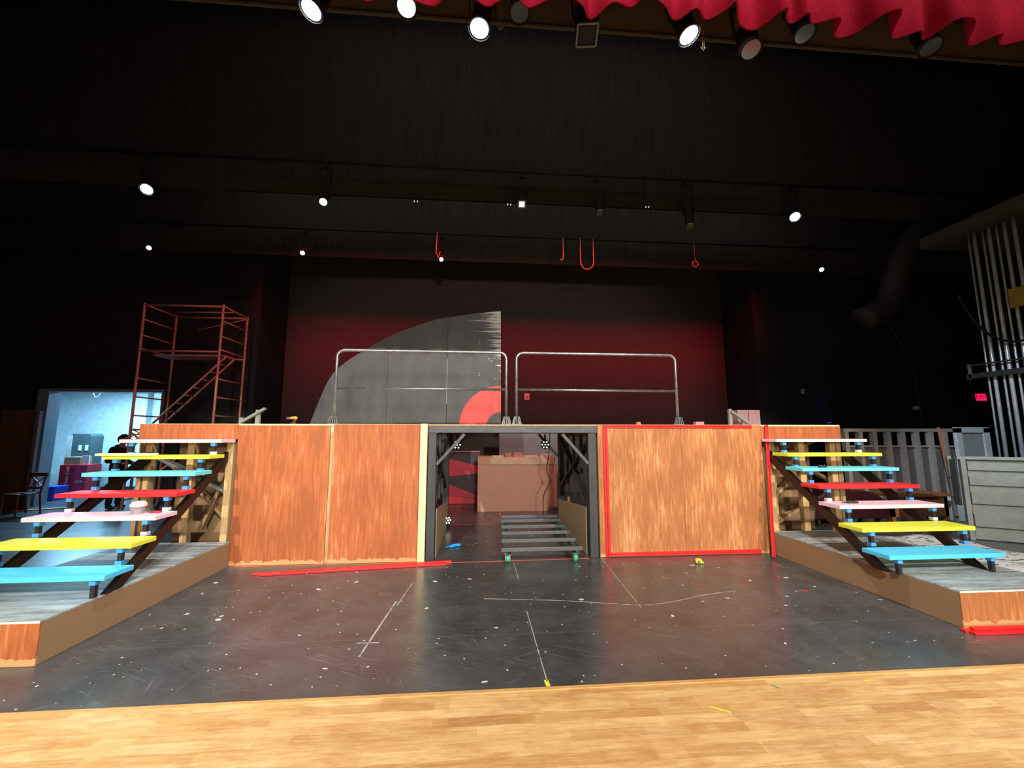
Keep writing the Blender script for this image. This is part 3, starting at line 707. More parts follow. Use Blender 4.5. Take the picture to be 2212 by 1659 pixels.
for i in range(3): MB().tube([(4.465 + i * .033, 5.15, za + .018), (4.465 + i * .033, 5.15, za + .032)], .008, 8).build('bit', mat('green_bit', (.06, .16, .10), .4), t)

# ------------------------------------------------------------------ guard rails
def guard(xa, xb, label):
    t = thing('guard_rail', label, 'railing', ((xa + xb) / 2, 5.95, H))
    r = .10; z1 = H + 1.06; p = [(xa, 5.95, H + .01)]
    for i in range(7):
        a = math.pi - i * math.pi / 12; p.append((xa + r + r * math.cos(a), 5.95, z1 - r + r * math.sin(a)))
    for i in range(7):
        a = math.pi / 2 - i * math.pi / 12; p.append((xb - r + r * math.cos(a), 5.95, z1 - r + r * math.sin(a)))
    p.append((xb, 5.95, H + .01))
    MB().tube(p, .021, 12).build('rail_hoop', M_PIPE, t, smooth=True)
    MB().tube([(xa + .02, 5.95, H + .51), (xb - .02, 5.95, H + .51)], .018, 12).build('mid_rail', M_PIPE, t, smooth=True)
    for x in (xa, xb):
        b = MB()
        for i in range(5):
            u = (i - 2) / 2
            b.beam((x + u * .066, 5.925, H + .001), (x + u * .034, 5.925, H + .115), .008, .05, (0, 1, 0))
        b.box(x - .07, x + .07, 5.90, 6.0, H + .001, H + .008)
        b.add([(x - .062, 5.945, H + .008), (x + .062, 5.945, H + .008), (x + .036, 5.945, H + .115), (x - .036, 5.945, H + .115)], [(0, 1, 2, 3)])
        b.build('base_bracket', M_BRKT, t)
guard(-2.04, .385, 'left guard rail of bent steel tube on the platform')
guard(.535, 2.965, 'right guard rail of bent steel tube on the platform')

# ------------------------------------------------------------------ disc flat
def disc():
    t = thing('disc_flat', 'tall quarter-disc scenic flat painted grey with a red ring', 'scenic flat', (-1.2, 8.15, H))
    y = 8.15
    # outline measured as x, z
    pts = [(-3.26, H + .001), (-2.95, 2.72), (-2.66, 3.08), (-2.17, 3.42), (-1.73, 3.68), (-.97, 3.98), (-.50, 4.08), (-.1, 4.15), (.41, 4.21), (.42, H + .001)]
    pts = smooth_poly(pts[:-1], 6) + [pts[-1]]
    m, nt, b = nodes_of('mottled_grey_scenic_paint')
    f = noise(nt, coords(nt, (1, 1, .45)), 3.5, 5, .6)
    c = ramp(nt, f, [(.3, (.050, .051, .053)), (.7, (.085, .086, .090))])
    # dry-brushed white at the cut edge on the right
    sep = N(nt, 'ShaderNodeSeparateXYZ'); tc = N(nt, 'ShaderNodeTexCoord'); L(nt, tc.outputs['Object'], sep.inputs[0])
    st = noise(nt, coords(nt, (.35, 1, 9), (3, 0, 0)), 2.6, 5, .6)
    edge = math_(nt, 'SUBTRACT', sep.outputs[0], 1.62)       # object x: right edge is 1.62
    hgt = math_(nt, 'MULTIPLY', math_(nt, 'SUBTRACT', sep.outputs[2], 1.5), .19)
    q = math_(nt, 'ADD', math_(nt, 'ADD', math_(nt, 'MULTIPLY', edge, .5), st), hgt)
    c = mixc(nt, ramp(nt, q, [(.47, (0, 0, 0)), (.56, (1, 1, 1))]), c, (.52, .50, .50))
    vo = N(nt, 'ShaderNodeTexVoronoi'); vo.inputs['Scale'].default_value = 16; L(nt, coords(nt), vo.inputs['Vector'])
    sp = N(nt, 'ShaderNodeSeparateColor'); L(nt, vo.outputs['Color'], sp.inputs[0])
    rr = math_(nt, 'MULTIPLY', math_(nt, 'SUBTRACT', sp.outputs[0], .45), .42)
    inr = math_(nt, 'MULTIPLY', math_(nt, 'LESS_THAN', vo.outputs['Distance'], rr), math_(nt, 'GREATER_THAN', math_(nt, 'ADD', edge, math_(nt, 'MULTIPLY', sep.outputs[2], .05)), -.42))
    inr = math_(nt, 'MULTIPLY', inr, math_(nt, 'GREATER_THAN', sep.outputs[2], .95))
    c = mixc(nt, inr, c, (.62, .62, .62))
    L(nt, c, b.inputs['Base Color']); b.inputs['Roughness'].default_value = .5; b.inputs['Specular IOR Level'].default_value = .25
    # three upright sheets, slightly separated
    def clip(xa, xb):
        def inter(p, q, x): u = (x - p[0]) / (q[0] - p[0]); return (x, p[1] + (q[1] - p[1]) * u)
        out = [(xa, H + .001)] if xa > -3.26 else []
        for i in range(len(pts) - 1):
            p, q = pts[i], pts[i + 1]
            if q[0] - p[0] > 1e-6:
                if p[0] < xa <= q[0]: out.append(inter(p, q, xa))
                if p[0] < xb <= q[0] and xb < .415: out.append(inter(p, q, xb))
            if xa < q[0] < xb and q[1] > H + .01: out.append(q)
            if i == 0 and xa <= p[0]: out.insert(0, p)
        out.append((xb, H + .001)); return out
    for xa, xb in ((-3.27, -1.822), (-1.812, -.66), (-.652, .42)):
        MB().prism(clip(xa, xb), y, y + .012, 'y').build('disc_sheet', m, t)
    MB().prism([(-1.814, H + .01), (-1.819, 3.6), (-1.815, 3.6), (-1.810, H + .01)], y - .001, y + .01).build('gap_strip', M_LID, t)
    MB().box(-.658, -.654, y - .002, y + .008, 2.3, 3.2).build('gap_strip', M_PINEY, t)
    def ring(r0, r1, zc, name, mm, yy):
        n = 28; a = [(.419 - r1 * math.sin(i * math.pi / 2 / n), zc + r1 * math.cos(i * math.pi / 2 / n)) for i in range(n + 1)]
        bq = [(.419 - r0 * math.sin(i * math.pi / 2 / n), zc + r0 * math.cos(i * math.pi / 2 / n)) for i in range(n + 1)]
        mb = MB(); vs = [(x, yy, z) for x, z in a] + [(x, yy, z) for x, z in bq] + [(x, yy + .004, z) for x, z in a] + [(x, yy + .004, z) for x, z in bq]
        k = n + 1; fs = []
        for i in range(n):
            fs += [(i, i + 1, k + i + 1, k + i), (2 * k + i, 3 * k + i, 3 * k + i + 1, 2 * k + i + 1), (i, 2 * k + i, 2 * k + i + 1, i + 1), (k + i, k + i + 1, 3 * k + i + 1, 3 * k + i)]
        mb.add(vs, fs); mb.build(name, mm, t)
    ring(.29, .82, H + .012, 'red_ring', mat('red_scenic_paint', (.62, .04, .03), .5), y - .0055)
    b = MB()
    for x in (-2.4, -1.84, -.72, .2):
        b.box(x - .02, x + .02, y + .013, y + .06, H + .001, {-2.4: 3.2, -1.84: 3.6, -.72: 4.0, .2: 4.12}[x])
        b.beam((x, y + .03, H + .9 if False else H + .35), (x, y + .10, H + .01), .04, .03)
    b.build('rear_frame', M_PINE2, t)
disc()

# ------------------------------------------------------------------ oddments on the platform deck
ZD = H + .001
def jack(x, label, flip=1):
    t = thing('wooden_brace', label, 'brace', (x, 6.2, ZD))
    MB().box(x, x + .05, 6.18, 6.22, ZD, ZD + .10 if flip > 0 else ZD + .26).build('short_upright', M_GREY, t)
    MB().box(x + .22, x + .28, 6.18, 6.22, ZD, ZD + .21 if flip > 0 else ZD + .09).build('tall_upright', M_GREY, t)
    if flip > 0: MB().beam((x + .04, 6.16, ZD + .03), (x + .36, 6.16, ZD + .23), .03, .055, (0, 1, 0)).build('diagonal', M_GREY, t)
    else: MB().beam((x + .02, 6.16, ZD + .22), (x + .30, 6.16, ZD + .03), .03, .055, (0, 1, 0)).build('diagonal', M_GREY, t)
jack(-3.44, 'grey wooden N-shaped brace at the platform left end')
jack(3.92, 'grey wooden brace with one diagonal at the platform right', -1)
t = thing('cordless_drill', 'orange cordless drill standing on the platform left of the rail', 'drill', (-2.60, 6.0, ZD))
MB().tube([(-2.66, 6.0, ZD + .085), (-2.63, 6.0, ZD + .088), (-2.58, 6.0, ZD + .088), (-2.56, 6.0, ZD + .085)], [.012, .02, .022, .018], 10).build('body', mat('drill_orange', (.80, .30, .03), .4), t, smooth=True)
MB().tube([(-2.70, 6.0, ZD + .085), (-2.66, 6.0, ZD + .085)], .016, 10).build('chuck', M_PIPED, t)
MB().beam((-2.58, 6.0, ZD + .07), (-2.60, 6.0, ZD + .025), .022, .022).build('grip', M_LID, t)
MB().box(-2.64, -2.57, 5.98, 6.02, ZD, ZD + .025).build('battery', M_LID, t, bevel=.003)
for x, wd, h, m, lab in ((2.36, .05, .045, mat('orange_plastic', (.8, .2, .05), .5), 'tiny orange block on the platform between the right rail legs'), (3.27, .13, .05, mat('pink_box', (.45, .17, .20), .6), 'flat pink box on the platform just right of the rail')):
    single('small_box', MB().box(x, x + wd, 6.0, 6.08, ZD, ZD + h), m, lab, 'box', (x, 6.0, ZD), bevel=.003)
mm = mat('dusty_pink_board', (.28, .15, .17), .6)
single('storage_box', MB().box(4.14, 4.32, 6.30, 6.5, ZD, ZD + .25), mm, 'left of two pinkish boxes at the platform right end', 'box', (4.1, 6.3, ZD), bevel=.004)
single('storage_box', MB().box(4.33, 4.52, 6.30, 6.5, ZD, ZD + .25), mm, 'right of two pinkish boxes at the platform right end', 'box', (4.3, 6.3, ZD), bevel=.004)

# ------------------------------------------------------------------ rolling dolly frame in the portal
def dolly():
    t = thing('dolly', 'dark steel slatted dolly frame on green casters rolling out of the portal', 'dolly', (.9, 6.7, 0))
    z1 = .21
    for y, xa, xb in ((5.60, .30, 1.385), (6.06, .32, 1.40), (6.52, .345, 1.415), (6.96, .365, 1.43), (7.44, .39, 1.45), (7.80, .41, 1.46)):
        b = MB(); b.box(xa, xb, y, y + .05, z1 - .05, z1); b.build('crossbar', M_DIRT, t, bevel=.004)
    for xa in (.36, 1.33):
        MB().beam((xa, 5.66, z1 - .07), (xa + .08, 7.84, z1 - .07), .05, .04).build('side_bar', M_DIRT, t)
    for x, y in ((.39, 5.70), (1.30, 5.68), (.50, 7.72), (1.40, 7.72)):
        w_ = thing('caster', None, None, (0, 0, 0)); w_.parent = t; w_.location = Vector((x, y, .05)) - t.location
        MB().box(x - .05, x + .05, y - .05, y + .05, z1 - .099, z1 - .091).build('plate', M_DIRT, w_)
        MB().box(x - .032, x - .027, y - .03, y + .03, .03, .112).box(x + .027, x + .032, y - .03, y + .03, .03, .112).build('fork', M_WHITE if x < .45 else M_BRKT, w_)
        MB().tube([(x - .022, y, .054), (x + .022, y, .054)], .053, 20).build('wheel', M_GRN, w_)
    b = MB()
    for x in (.35, .43, 1.29, 1.35): b.ball((x, 5.72, z1 - .045 + .004), .012, 8)
    b.build('bolts', M_WHITE, t)
dolly()

# ------------------------------------------------------------------ behind the portal
t = thing('work_table', 'birch plywood-fronted work table seen through the portal', 'table', (.87, 9.4, 0))
MB().box(-.03, 1.76, 9.38, 9.395, .001, 1.03).build('front_panel', M_WOODP, t)
MB().box(-.03, .25, 9.38, 9.395, 1.031, 1.19).build('top_strip', M_WOODP, t)
MB().box(.25, 1.70, 9.375, 9.395, 1.032, 1.19).build('top_strip', M_WOODL, t)['label'] = 'lighter birch strip along the top'
MB().box(-.03, 1.76, 9.40, 10.1, 1.165, 1.19).build('table_top', M_PINE2, t)
for x in (.0, 1.68):
    for y in (9.42, 10.0): MB().box(x, x + .05, y, y + .05, .001, 1.16).build('leg', M_PINE2, t)
M_PAP = mat('paper', (.75, .68, .68), .7)
for i, (x, wd, h, m, lab) in enumerate([(.30, .25, .03, M_PAP, 'flat white stack of paper at the table left'), (.58, .14, .085, mat('pink_carton', (.62, .22, .2), .6), 'small red carton on the table left'), (.78, .2, .095, mat('rose_carton', (.60, .27, .27), .6), 'rose carton in the middle of the work table'), (1.02, .32, .028, M_PAP, 'thin white sheet pile right of the rose carton'), (1.38, .30, .06, mat('lilac_paper', (.62, .58, .68), .6), 'lilac paper stack at the table right')]):
    single('paper_stack' if m in (M_PAP,) or i == 4 else 'carton', MB().box(x, x + wd, 9.42, 9.62, 1.191, 1.191 + h), m, lab, 'box', (x, 9.5, 1.191))
# patterned flat
def zigzag():
    t = thing('patterned_flat', 'low flat painted with black and crimson triangles left of the work table', 'scenic flat', (-.45, 10.45, 0))
    y = 10.45; xa, xb = -.80, .02
    MB().box(xa, xb, y, y + .02, .001, 1.27).build('board', mat('charcoal_scenic', (.05, .045, .05), .6), t)
    mc = mat('crimson_scenic', (.50, .02, .06), .5); mr = mat('orange_red_scenic', (.75, .05, .03), .5)
    for pts, m in (([(xa, 1.12), (xb, .90), (xb, .74), (xa, .67)], mc), ([(xa, .50), (xb, .18), (xb, .10), (xa, .22)], mc), ([(xa, .215), (xb, .095), (xb, .01), (xa, .01)], mr)):
        MB().prism(pts, y - .004, y - .0005).build('painted_triangle', m, t)
    MB().box(xa - .02, xa, y - .01, y + .03, .001, 1.29).box(xa, xb, y - .01, y + .03, 1.27, 1.29).build('frame_strip', mat('rosy_strip', (.55, .25, .28), .5), t)
zigzag()
t = thing('backdrop_flat', 'plain dark grey flat standing behind the work table', 'scenic flat', (1.4, 10.9, 0))
MB().box(.52, 2.1, 10.9, 10.92, .001, 1.95).build('sheet', mat('charcoal_flat', (.10, .095, .10), .6), t)
MB().box(.6, .65, 10.92, 11.0, .001, 1.9).box(1.9, 1.95, 10.92, 11.0, .001, 1.9).build('frame', M_PINE2, t)
cp = smooth_poly([(1.42, 8.25, 1.72), (1.40, 8.32, 1.3), (1.36, 8.34, .98), (1.43, 8.34, .76), (1.30, 8.36, .5), (1.29, 8.38, .2), (1.33, 8.4, .01), (1.6, 8.5, .01)], 5)
t = thing('power_cord', 'black power cord hanging in front of the work table', 'cord', (1.4, 8.3, 0))
MB().tube(cp, .008, 8).build('cord', M_CORD, t, smooth=True)
MB().box(1.41, 1.455, 8.32, 8.36, .73, .79).build('plug', M_CORD, t)
single('floor_box', MB().box(1.53, 1.80, 8.9, 9.15, .001, .13), M_LID, 'little black box on the floor by the right rear portal post', 'box', (1.6, 8.9, 0), bevel=.01)
# blue glove-like tape wad
t = thing('blue_glove', 'crumpled blue disposable glove on the portal floor', 'glove', (-.34, 6.55, 0))
b = MB().ball((-.41, 6.50, .018), .05, 12, (1.3, .8, .36)).ball((-.31, 6.56, .022), .052, 12, (1.0, .9, .42))
b.tube([(-.41, 6.5, .02), (-.36, 6.53, .024), (-.28, 6.6, .02)], [.02, .024, .018], 8)
b.build('palm', mat('blue_nitrile', (.03, .36, .85), .4), t, smooth=True)
b = MB()
for i in range(4): b.tube([(-.44, 6.49 + i * .012, .016), (-.475, 6.475 + i * .014, .012), (-.49, 6.468 + i * .016, .009)], [.009, .008, .006], 8)
b.build('fingers', mat('blue_nitrile', (.03, .36, .85), .4), t, smooth=True)

# ------------------------------------------------------------------ things on the floor
for i, (a, b_, lab) in enumerate([((-2.72, 5.44), (-.36, 5.775), 'longest red trim strip lying before the left panels, rearmost'), ((-2.42, 5.455), (-.70, 5.71), 'short red trim strip lying between two others'), ((-2.62, 5.40), (-.42, 5.66), 'red trim strip lying nearest the camera of the left three')]):
    single('trim_strip', MB().beam((a[0], a[1], .012 + i * .0006), (b_[0], b_[1], .012 + i * .0006), .042, .02), M_TRIM, lab, 'trim strip', (a[0], a[1], 0), 'loose red trim strips on the floor', bevel=.003)
for i, (ya, yb, z, lab) in enumerate([(3.45, 3.42, .012, 'rear red trim strip on the floor at the right landing front'), (3.40, 3.38, .012, 'front red trim strip on the floor at the right landing front'), (3.43, 3.40, .034, 'red trim strip stacked on the two at the right landing front')]):
    single('trim_strip', MB().beam((4.17 + i * .03, ya, z), (6.2, yb, z), .042, .02), M_TRIM, lab, 'trim strip', (4.2, ya, 0), 'red trim strips at the right landing', bevel=.003)
t = thing('tape_measure', 'yellow and black tape measure on the floor before the right panel', 'tape measure', (2.90, 5.45, 0))
MB().prism([(2.865, .002), (2.935, .002), (2.945, .03), (2.93, .062), (2.875, .066), (2.86, .04)], 5.43, 5.47).build('case', M_YEL, t, bevel=.004)
MB().box(2.878, 2.888, 5.424, 5.476, .004, .045).box(2.902, 2.912, 5.424, 5.476, .004, .045).box(2.862, 2.95, 5.428, 5.472, .001, .01).build('grip', M_LID, t)
MB().box(2.94, 2.965, 5.44, 5.46, .004, .024).build('blade_tip', M_YEL, t)
random.seed(3)
deb = [(3.1, 4.75, M_TRIM), (3.16, 4.79, M_PAP), (2.55, 5.1, M_PAP), (2.78, 5.39, M_PAP), (2.50, 4.7, M_TRIM), (3.02, 4.68, M_TRIM), (3.65, 4.85, M_PAP), (3.75, 4.55, M_PAP), (3.55, 4.45, M_TRIM), (1.82, 3.95, M_PAP), (3.6, 4.9, M_TRIM), (3.9, 5.3, M_TRIM), (1.30, 5.45, M_PAP), (-.1, 5.1, M_PAP), (-.5, 5.05, M_PAP), (-1.75, 4.9, M_PAP), (-1.4, 5.1, M_PAP), (-3.0, 5.2, M_PAP), (-1.1, 3.3, M_PAP), (.05, 3.05, M_PAP)]
for i, (x, y, m) in enumerate(deb):
    a = random.uniform(0, 3.1); L_ = random.uniform(.02, .045)
    pts = [(x + L_ * math.cos(a + q) * s, y + L_ * .5 * math.sin(a + q) * s) for q, s in ((0, 1), (1.2, .45), (2.6, .7), (3.3, 1), (4.6, .4), (5.5, .6))]
    single('paper_scrap', MB().prism(pts, .0015, .004, 'z'), m, ('red' if m is M_TRIM else 'white') + ' scrap of torn paper or tape on the black floor', 'scrap', (x, y, 0), ('red' if m is M_TRIM else 'white') + ' scraps on the black floor')
def ftape(name, pts, wd, m, lab, cat='floor tape', z=.0012, g=None):
    b = MB()
    for p, q in zip(pts[:-1], pts[1:]): b.beam((p[0], p[1], z), (q[0], q[1], z), wd, .0016)
    return single(name, b, m, lab, cat, (pts[0][0], pts[0][1], 0), g)
ftape('floor_tape', [(-3.2, 5.795), (-.82, 5.795)], .02, M_TAPEO, 'orange-red tape line along the foot of the left panels')
ftape('floor_tape', [(-.70, 5.74), (1.53, 5.80)], .022, M_TAPEO, 'orange-red tape line across the portal threshold')
ftape('floor_tape', [(-.58, 8.10), (1.50, 8.14)], .022, M_TAPEO, 'orange-red tape line across the portal rear')
ftape('floor_tape', [(.46, 9.3), (.46, 5.90)], .022, M_TAPEO, 'orange-red tape line running upstage through the portal', z=.0032)
ftape('floor_tape', [(.47, 4.16), (.48, 3.02)], .008, M_TAPEW, 'white centre line on the black floor near the apron', g=None)
ftape('floor_tape', [(.47, 5.68), (.475, 5.05)], .008, M_TAPEW, 'short white line just in front of the dolly')
ftape('floor_tape', [(1.68, 5.66), (1.60, 4.16)], .008, M_TAPEW, 'white slanting line right of the portal')
ftape('floor_tape', [(-.75, 5.0), (-.80, 4.4)], .010, M_TAPEW, 'short white line left of centre, upstage piece')
ftape('floor_tape', [(-.83, 4.5), (-.90, 3.45)], .014, M_TAPEW, 'scuffed white line left of centre, downstage piece')
ftape('floor_tape', [(-.98, 3.66), (-.80, 3.66)], .010, M_TAPEW, 'short white cross stroke on the left scuffed line')
ftape('floor_scratch', smooth_poly([(.06, 4.50), (.9, 4.38), (1.6, 4.22), (2.0, 4.28), (2.4, 4.42), (2.8, 4.50)], 4), .0045, M_TAPEW, 'long curved white scratch on the floor right of centre', 'scratch')
ftape('floor_tape', [(.475, 3.04), (.48, 2.97)], .03, M_YEL, 'yellow tape mark at the apron edge', g=None)
for x, y, a, m, lab in ((1.55, 2.62, 2.6, M_YEL, 'yellow tape strip on the maple floor right of centre'), (2.02, 2.82, 2.3, M_GRN, 'green tape scrap on the maple floor'), (2.66, 2.86, 0, M_YEL, 'tiny yellow tape mark near the black floor edge, right'), (3.55, 2.32, 2.5, M_YEL, 'yellow tape mark at the far right of the maple floor'), (-.62, 1.9, .4, M_TRIM, 'red tape speck at the bottom of the maple floor')):
    ln = .12 if 'strip' in lab else .05
    ftape('floor_tape', [(x, y), (x + ln * math.cos(a), y + ln * math.sin(a))], .008, m, lab, z=.0022)

# drop cloth
def cloth():
    nx, ny = 44, 28; vs = []; fs = []
    A = [(5.56, 4.3), (5.56, 6.55), (7.6, 6.6), (7.75, 4.3)]
    for j in range(ny + 1):
        for i in range(nx + 1):
            u, v = i / nx, j / ny
            x = (A[0][0] * (1 - u) + A[3][0] * u) * (1 - v) + (A[1][0] * (1 - u) + A[2][0] * u) * v
            y = (A[0][1] * (1 - u) + A[3][1] * u) * (1 - v) + (A[1][1] * (1 - u) + A[2][1] * u) * v
            x += .05 * math.sin(v * 17); y += .06 * math.sin(u * 13 + 1)
            z = .012 + .030 * abs(math.sin(u * 9 + 3 * math.sin(v * 5))) * abs(math.sin(v * 7 + 2 * math.sin(u * 6))) + random.uniform(0, .004)
            vs.append((x, y, z))
    for j in range(ny):
        for i in range(nx): a = j * (nx + 1) + i; fs.append((a, a + 1, a + nx + 2, a + nx + 1))
    m = mat('paint_spotted_canvas', (.70, .68, .66), .8, c2=(.05, .05, .055), scale=9, stretch=(.7, 2.6, 1), lo=.40, hi=.45)
    o = single('drop_cloth', MB().add(vs, fs), m, 'white crumpled paint-marked drop cloth on the floor right of the right landing', 'drop cloth', (6.5, 5.5, 0), smooth=True)
    s = o.modifiers.new('thick', 'SOLIDIFY'); s.thickness = .004
cloth()

# ------------------------------------------------------------------ left wing
def scaffold():
    X0, X1, Y0, Y1 = -7.34, -5.70, 9.30, 10.25; top = 4.56
    t = thing('scaffold', 'steel rolling scaffold tower coloured by the red light behind the platform left end', 'scaffold', ((X0 + X1) / 2, 9.8, 0))
    for x in (X0, X1):
        for y in (Y0, Y1):
            MB().tube([(x, y, .16), (x, y, top)], .026, 10).build('upright', M_SCAF, t, smooth=True)
            w_ = MB().tube([(x - .02, y, .07), (x + .02, y, .07)], .068, 16).build('wheel', M_LID, t)
        for z in (.35, .8, 1.25, 1.7, 2.10, 2.50, 2.9, 3.55, 3.85, 4.2):
            MB().tube([(x, Y0, z), (x, Y1, z)], .016, 8).build('rung', M_SCAF, t, smooth=True)
        MB().tube([(x, Y0, top - .03), (x, Y1, top - .03)], .018, 8).build('rung', M_SCAF, t, smooth=True)
    for y in (Y0, Y1):
        MB().tube([(X0, y, top - .04), (X1, y, top - .04)], .022, 8).build('top_rail', M_SCAF, t, smooth=True)
        MB().tube([(X0, y, 3.50), (X1, y, 3.50)], .022, 8).build('side_rail', M_SCAF, t, smooth=True)
        MB().tube([(X0, y, 1.80), (X1, y, 1.80)], .022, 8).build('side_rail', M_SCAF, t, smooth=True)
    MB().tube([(X0 + .35, 9.75, top - .06), (X1, 9.75, top - .04)], .016, 8).build('brace', M_SCAF, t, smooth=True)
    MB().tube([(X0 + .55, 10.2, 4.20), (X1, 10.24, 4.50)], .014, 8).build('brace', M_SCAF, t, smooth=True)
    MB().box(X0 + .1, X1 - .05, Y0 + .25, Y1 - .2, 3.44, 3.48).build('deck', M_SCAF, t)
    # inner ladder stair
    for dy in (.30, .62):
        MB().tube([(X0 + .12, Y0 + dy, 1.85), (X1 - .02, Y0 + dy, 3.46)], .022, 8).build('ladder_rail', M_SCAF, t, smooth=True)
    for i in range(1, 9):
        u = i / 9; x = X0 + .12 + (X1 - X0 - .14) * u; z = 1.85 + 1.61 * u
        MB().tube([(x, Y0 + .3, z), (x, Y0 + .62, z)], .014, 8).build('ladder_rung', M_SCAF, t, smooth=True)
    MB().beam((X0, Y0, .4), (X1, Y0, 1.75), .02, .03).beam((X1, Y0 + .01, .4), (X0, Y0 + .01, 1.75), .02, .03).build('cross_brace', M_SCAF, t)
    b = MB()
    for z in (1.45, 1.55, 1.65): b.beam((X0, Y0 + .02, z), (X0 + .35, Y0 + .02, z + .16), .012, .02).beam((X0, Y0 + .02, z + .16), (X0 + .35, Y0 + .02, z), .012, .02)
    b.build('lattice', M_SCAF, t)
scaffold()

def remesh(o, vox=.014):
    r = o.modifiers.new('remesh', 'REMESH'); r.mode = 'VOXEL'; r.voxel_size = vox; r.use_smooth_shade = True
    s = o.modifiers.new('smooth', 'SMOOTH'); s.iterations = 3; s.factor = .5
    return o
def caps(mb, pts, rs, n=12):
    mb.tube(pts, rs, n)
    for p, r in zip(pts, rs): mb.ball(p, r * .995, n)
    return mb
def person():
    X, Y = -8.42, 10.45
    t = thing('person', 'person in black hooded jacket standing side-on in the lit doorway, arms bent', 'person', (X, Y, 0))
    P = lambda x, y, z: (X + x, Y + y, z)
    b = MB()
    caps(b, [P(0, 0, .92), P(-.01, 0, 1.10), P(.0, 0, 1.28), P(.02, 0, 1.38)], [.135, .115, .135, .10])
    b.ball(P(0, 0, .95), .15, 14, (.95, 1.15, .8)); b.ball(P(.0, 0, 1.28), .16, 14, (.8, 1.15, .8))
    caps(b, [P(.02, 0, 1.40), P(.045, 0, 1.50)], [.055, .05])
    b.ball(P(.065, 0, 1.585), .10, 16, (.98, .80, 1.18)); b.ball(P(.10, 0, 1.53), .055, 12, (.9, .8, .8))
    b.ball(P(.165, 0, 1.565), .014, 8, (1.3, .8, 1.2)); b.ball(P(.155, 0, 1.525), .012, 8, (.8, 1.7, .6))
    for s in (-1, 1):
        b.ball(P(.06, s * .082, 1.575), .022, 8, (.7, .35, 1.2)); b.ball(P(.143, s * .032, 1.592), .012, 8)
        caps(b, [P(0, s * .09, .90), P(.02 * s, s * .09, .50), P(.03 * s - .03, s * .09, .10)], [.085, .058, .042])
        caps(b, [P(.03 * s - .03, s * .09, .06), P(.03 * s + .10, s * .10, .035)], [.045, .032])
        caps(b, [P(0, s * .19, 1.36), P(-.05, s * .235, 1.10), P(.17, s * .15, 1.03)], [.055, .043, .033])
        caps(b, [P(.18, s * .145, 1.03), P(.25, s * .12, 1.04)], [.032, .03])
        for k in range(4):
            caps(b, [P(.25, s * .12 + (k - 1.5) * .019, 1.045), P(.29, s * .118 + (k - 1.5) * .019, 1.035), P(.305 - abs(k - 1.2) * .004, s * .115 + (k - 1.5) * .018, 1.012)], [.010, .009, .008], 8)
        caps(b, [P(.20, s * .11, 1.055), P(.235, s * .085, 1.065)], [.012, .009], 8)
    remesh(b.build('body', mat('skin', (.42, .24, .17), .55), t), .011)
    j = MB(); j.ball(P(0, 0, 1.26), .185, 14, (.82, 1.12, .85)); caps(j, [P(0, 0, .93), P(0, 0, 1.1), P(0, 0, 1.30)], [.165, .15, .155]); j.ball(P(-.02, 0, 1.42), .10, 12, (1, 1, .6))
    for s in (-1, 1): caps(j, [P(0, s * .19, 1.36), P(-.05, s * .235, 1.10), P(.15, s * .155, 1.03)], [.072, .062, .05])
    remesh(j.build('jacket', mat('black_cotton', (.012, .012, .014), .9), t), .014)
    MB().ball(P(.095, 0, 1.24), .075, 12, (.8, .9, 1.9)).build('shirt_front', mat('grey_shirt', (.16, .17, .19), .9), t, smooth=True)
    tr = MB()
    tr.ball(P(0, 0, .93), .165, 14, (.9, 1.12, .75))
    for s in (-1, 1): caps(tr, [P(0, s * .09, .90), P(.02 * s, s * .09, .50), P(.03 * s - .03, s * .09, .12)], [.098, .072, .06])
    remesh(tr.build('trousers', mat('black_denim', (.014, .015, .018), .9), t), .014)
    for s in (-1, 1):
        remesh(caps(MB(), [P(.03 * s - .03, s * .09, .055), P(.03 * s + .05, s * .095, .045), P(.03 * s + .11, s * .10, .038)], [.052, .047, .036]).build('shoe', M_LID, t), .01)
    h = MB(); h.ball(P(.050, 0, 1.635), .098, 16, (.98, .86, .82)); h.ball(P(.0, 0, 1.60), .082, 14, (.9, .95, 1.1)); h.ball(P(-.005, 0, 1.55), .06, 12)
    remesh(h.build('hair', mat('black_hair', (.012, .009, .008), .7), t), .01)
person()

# furniture of the side room
t = thing('locker', 'grey-green wall cabinet with rounded top and two white marks in the side room', 'cabinet', (-11.55, 13.3, 0))
xa, xb = -12.0, -11.38
MB().prism([(xa, .001), (xb, .001), (xb, 1.66), (xb - .06, 1.73), (xa + .12, 1.73), (xa, 1.68)], 13.1, 13.5).build('body', mat('teal_grey_enamel', (.055, .085, .09), .5), t, bevel=.01)
MB().box(xa - .02, xa + .10, 13.08, 13.098, .9, 1.68).build('side_panel', mat('pale_enamel', (.45, .45, .42), .5), t)
for x, s in ((xa + .34, 'D'), (xa + .52, 'C')):
    MB().box(x - .04, x + .04, 13.085, 13.098, 1.24, 1.40).build('label_plate', M_WHITE, t)
MB().box(xa + .02, xa + .34, 13.07, 13.098, .98, 1.02).build('shelf_edge', M_WHITE, t)
single('cardboard_box', MB().box(-11.50, -11.08, 12.5, 12.85, .871, 1.08), M_CARD, 'brown cardboard box on top of the red drink box', 'box', (-11.2, 12.6, .871), bevel=.004)
single('paper_sheet', MB().box(-11.06, -10.88, 12.52, 12.56, .871, 1.12), M_PAP, 'upright white sheet beside the cardboard box', 'paper', (-10.8, 12.5, .871))
t = thing('drink_box', 'red soft drink box with white script lettering in the side room', 'box', (-11.2, 12.5, 0))
mrd = mat('soda_red', (.55, .012, .03), .5)
MB().box(-11.54, -10.84, 12.45, 12.9, .001, .87).build('carton', mrd, t, bevel=.006)
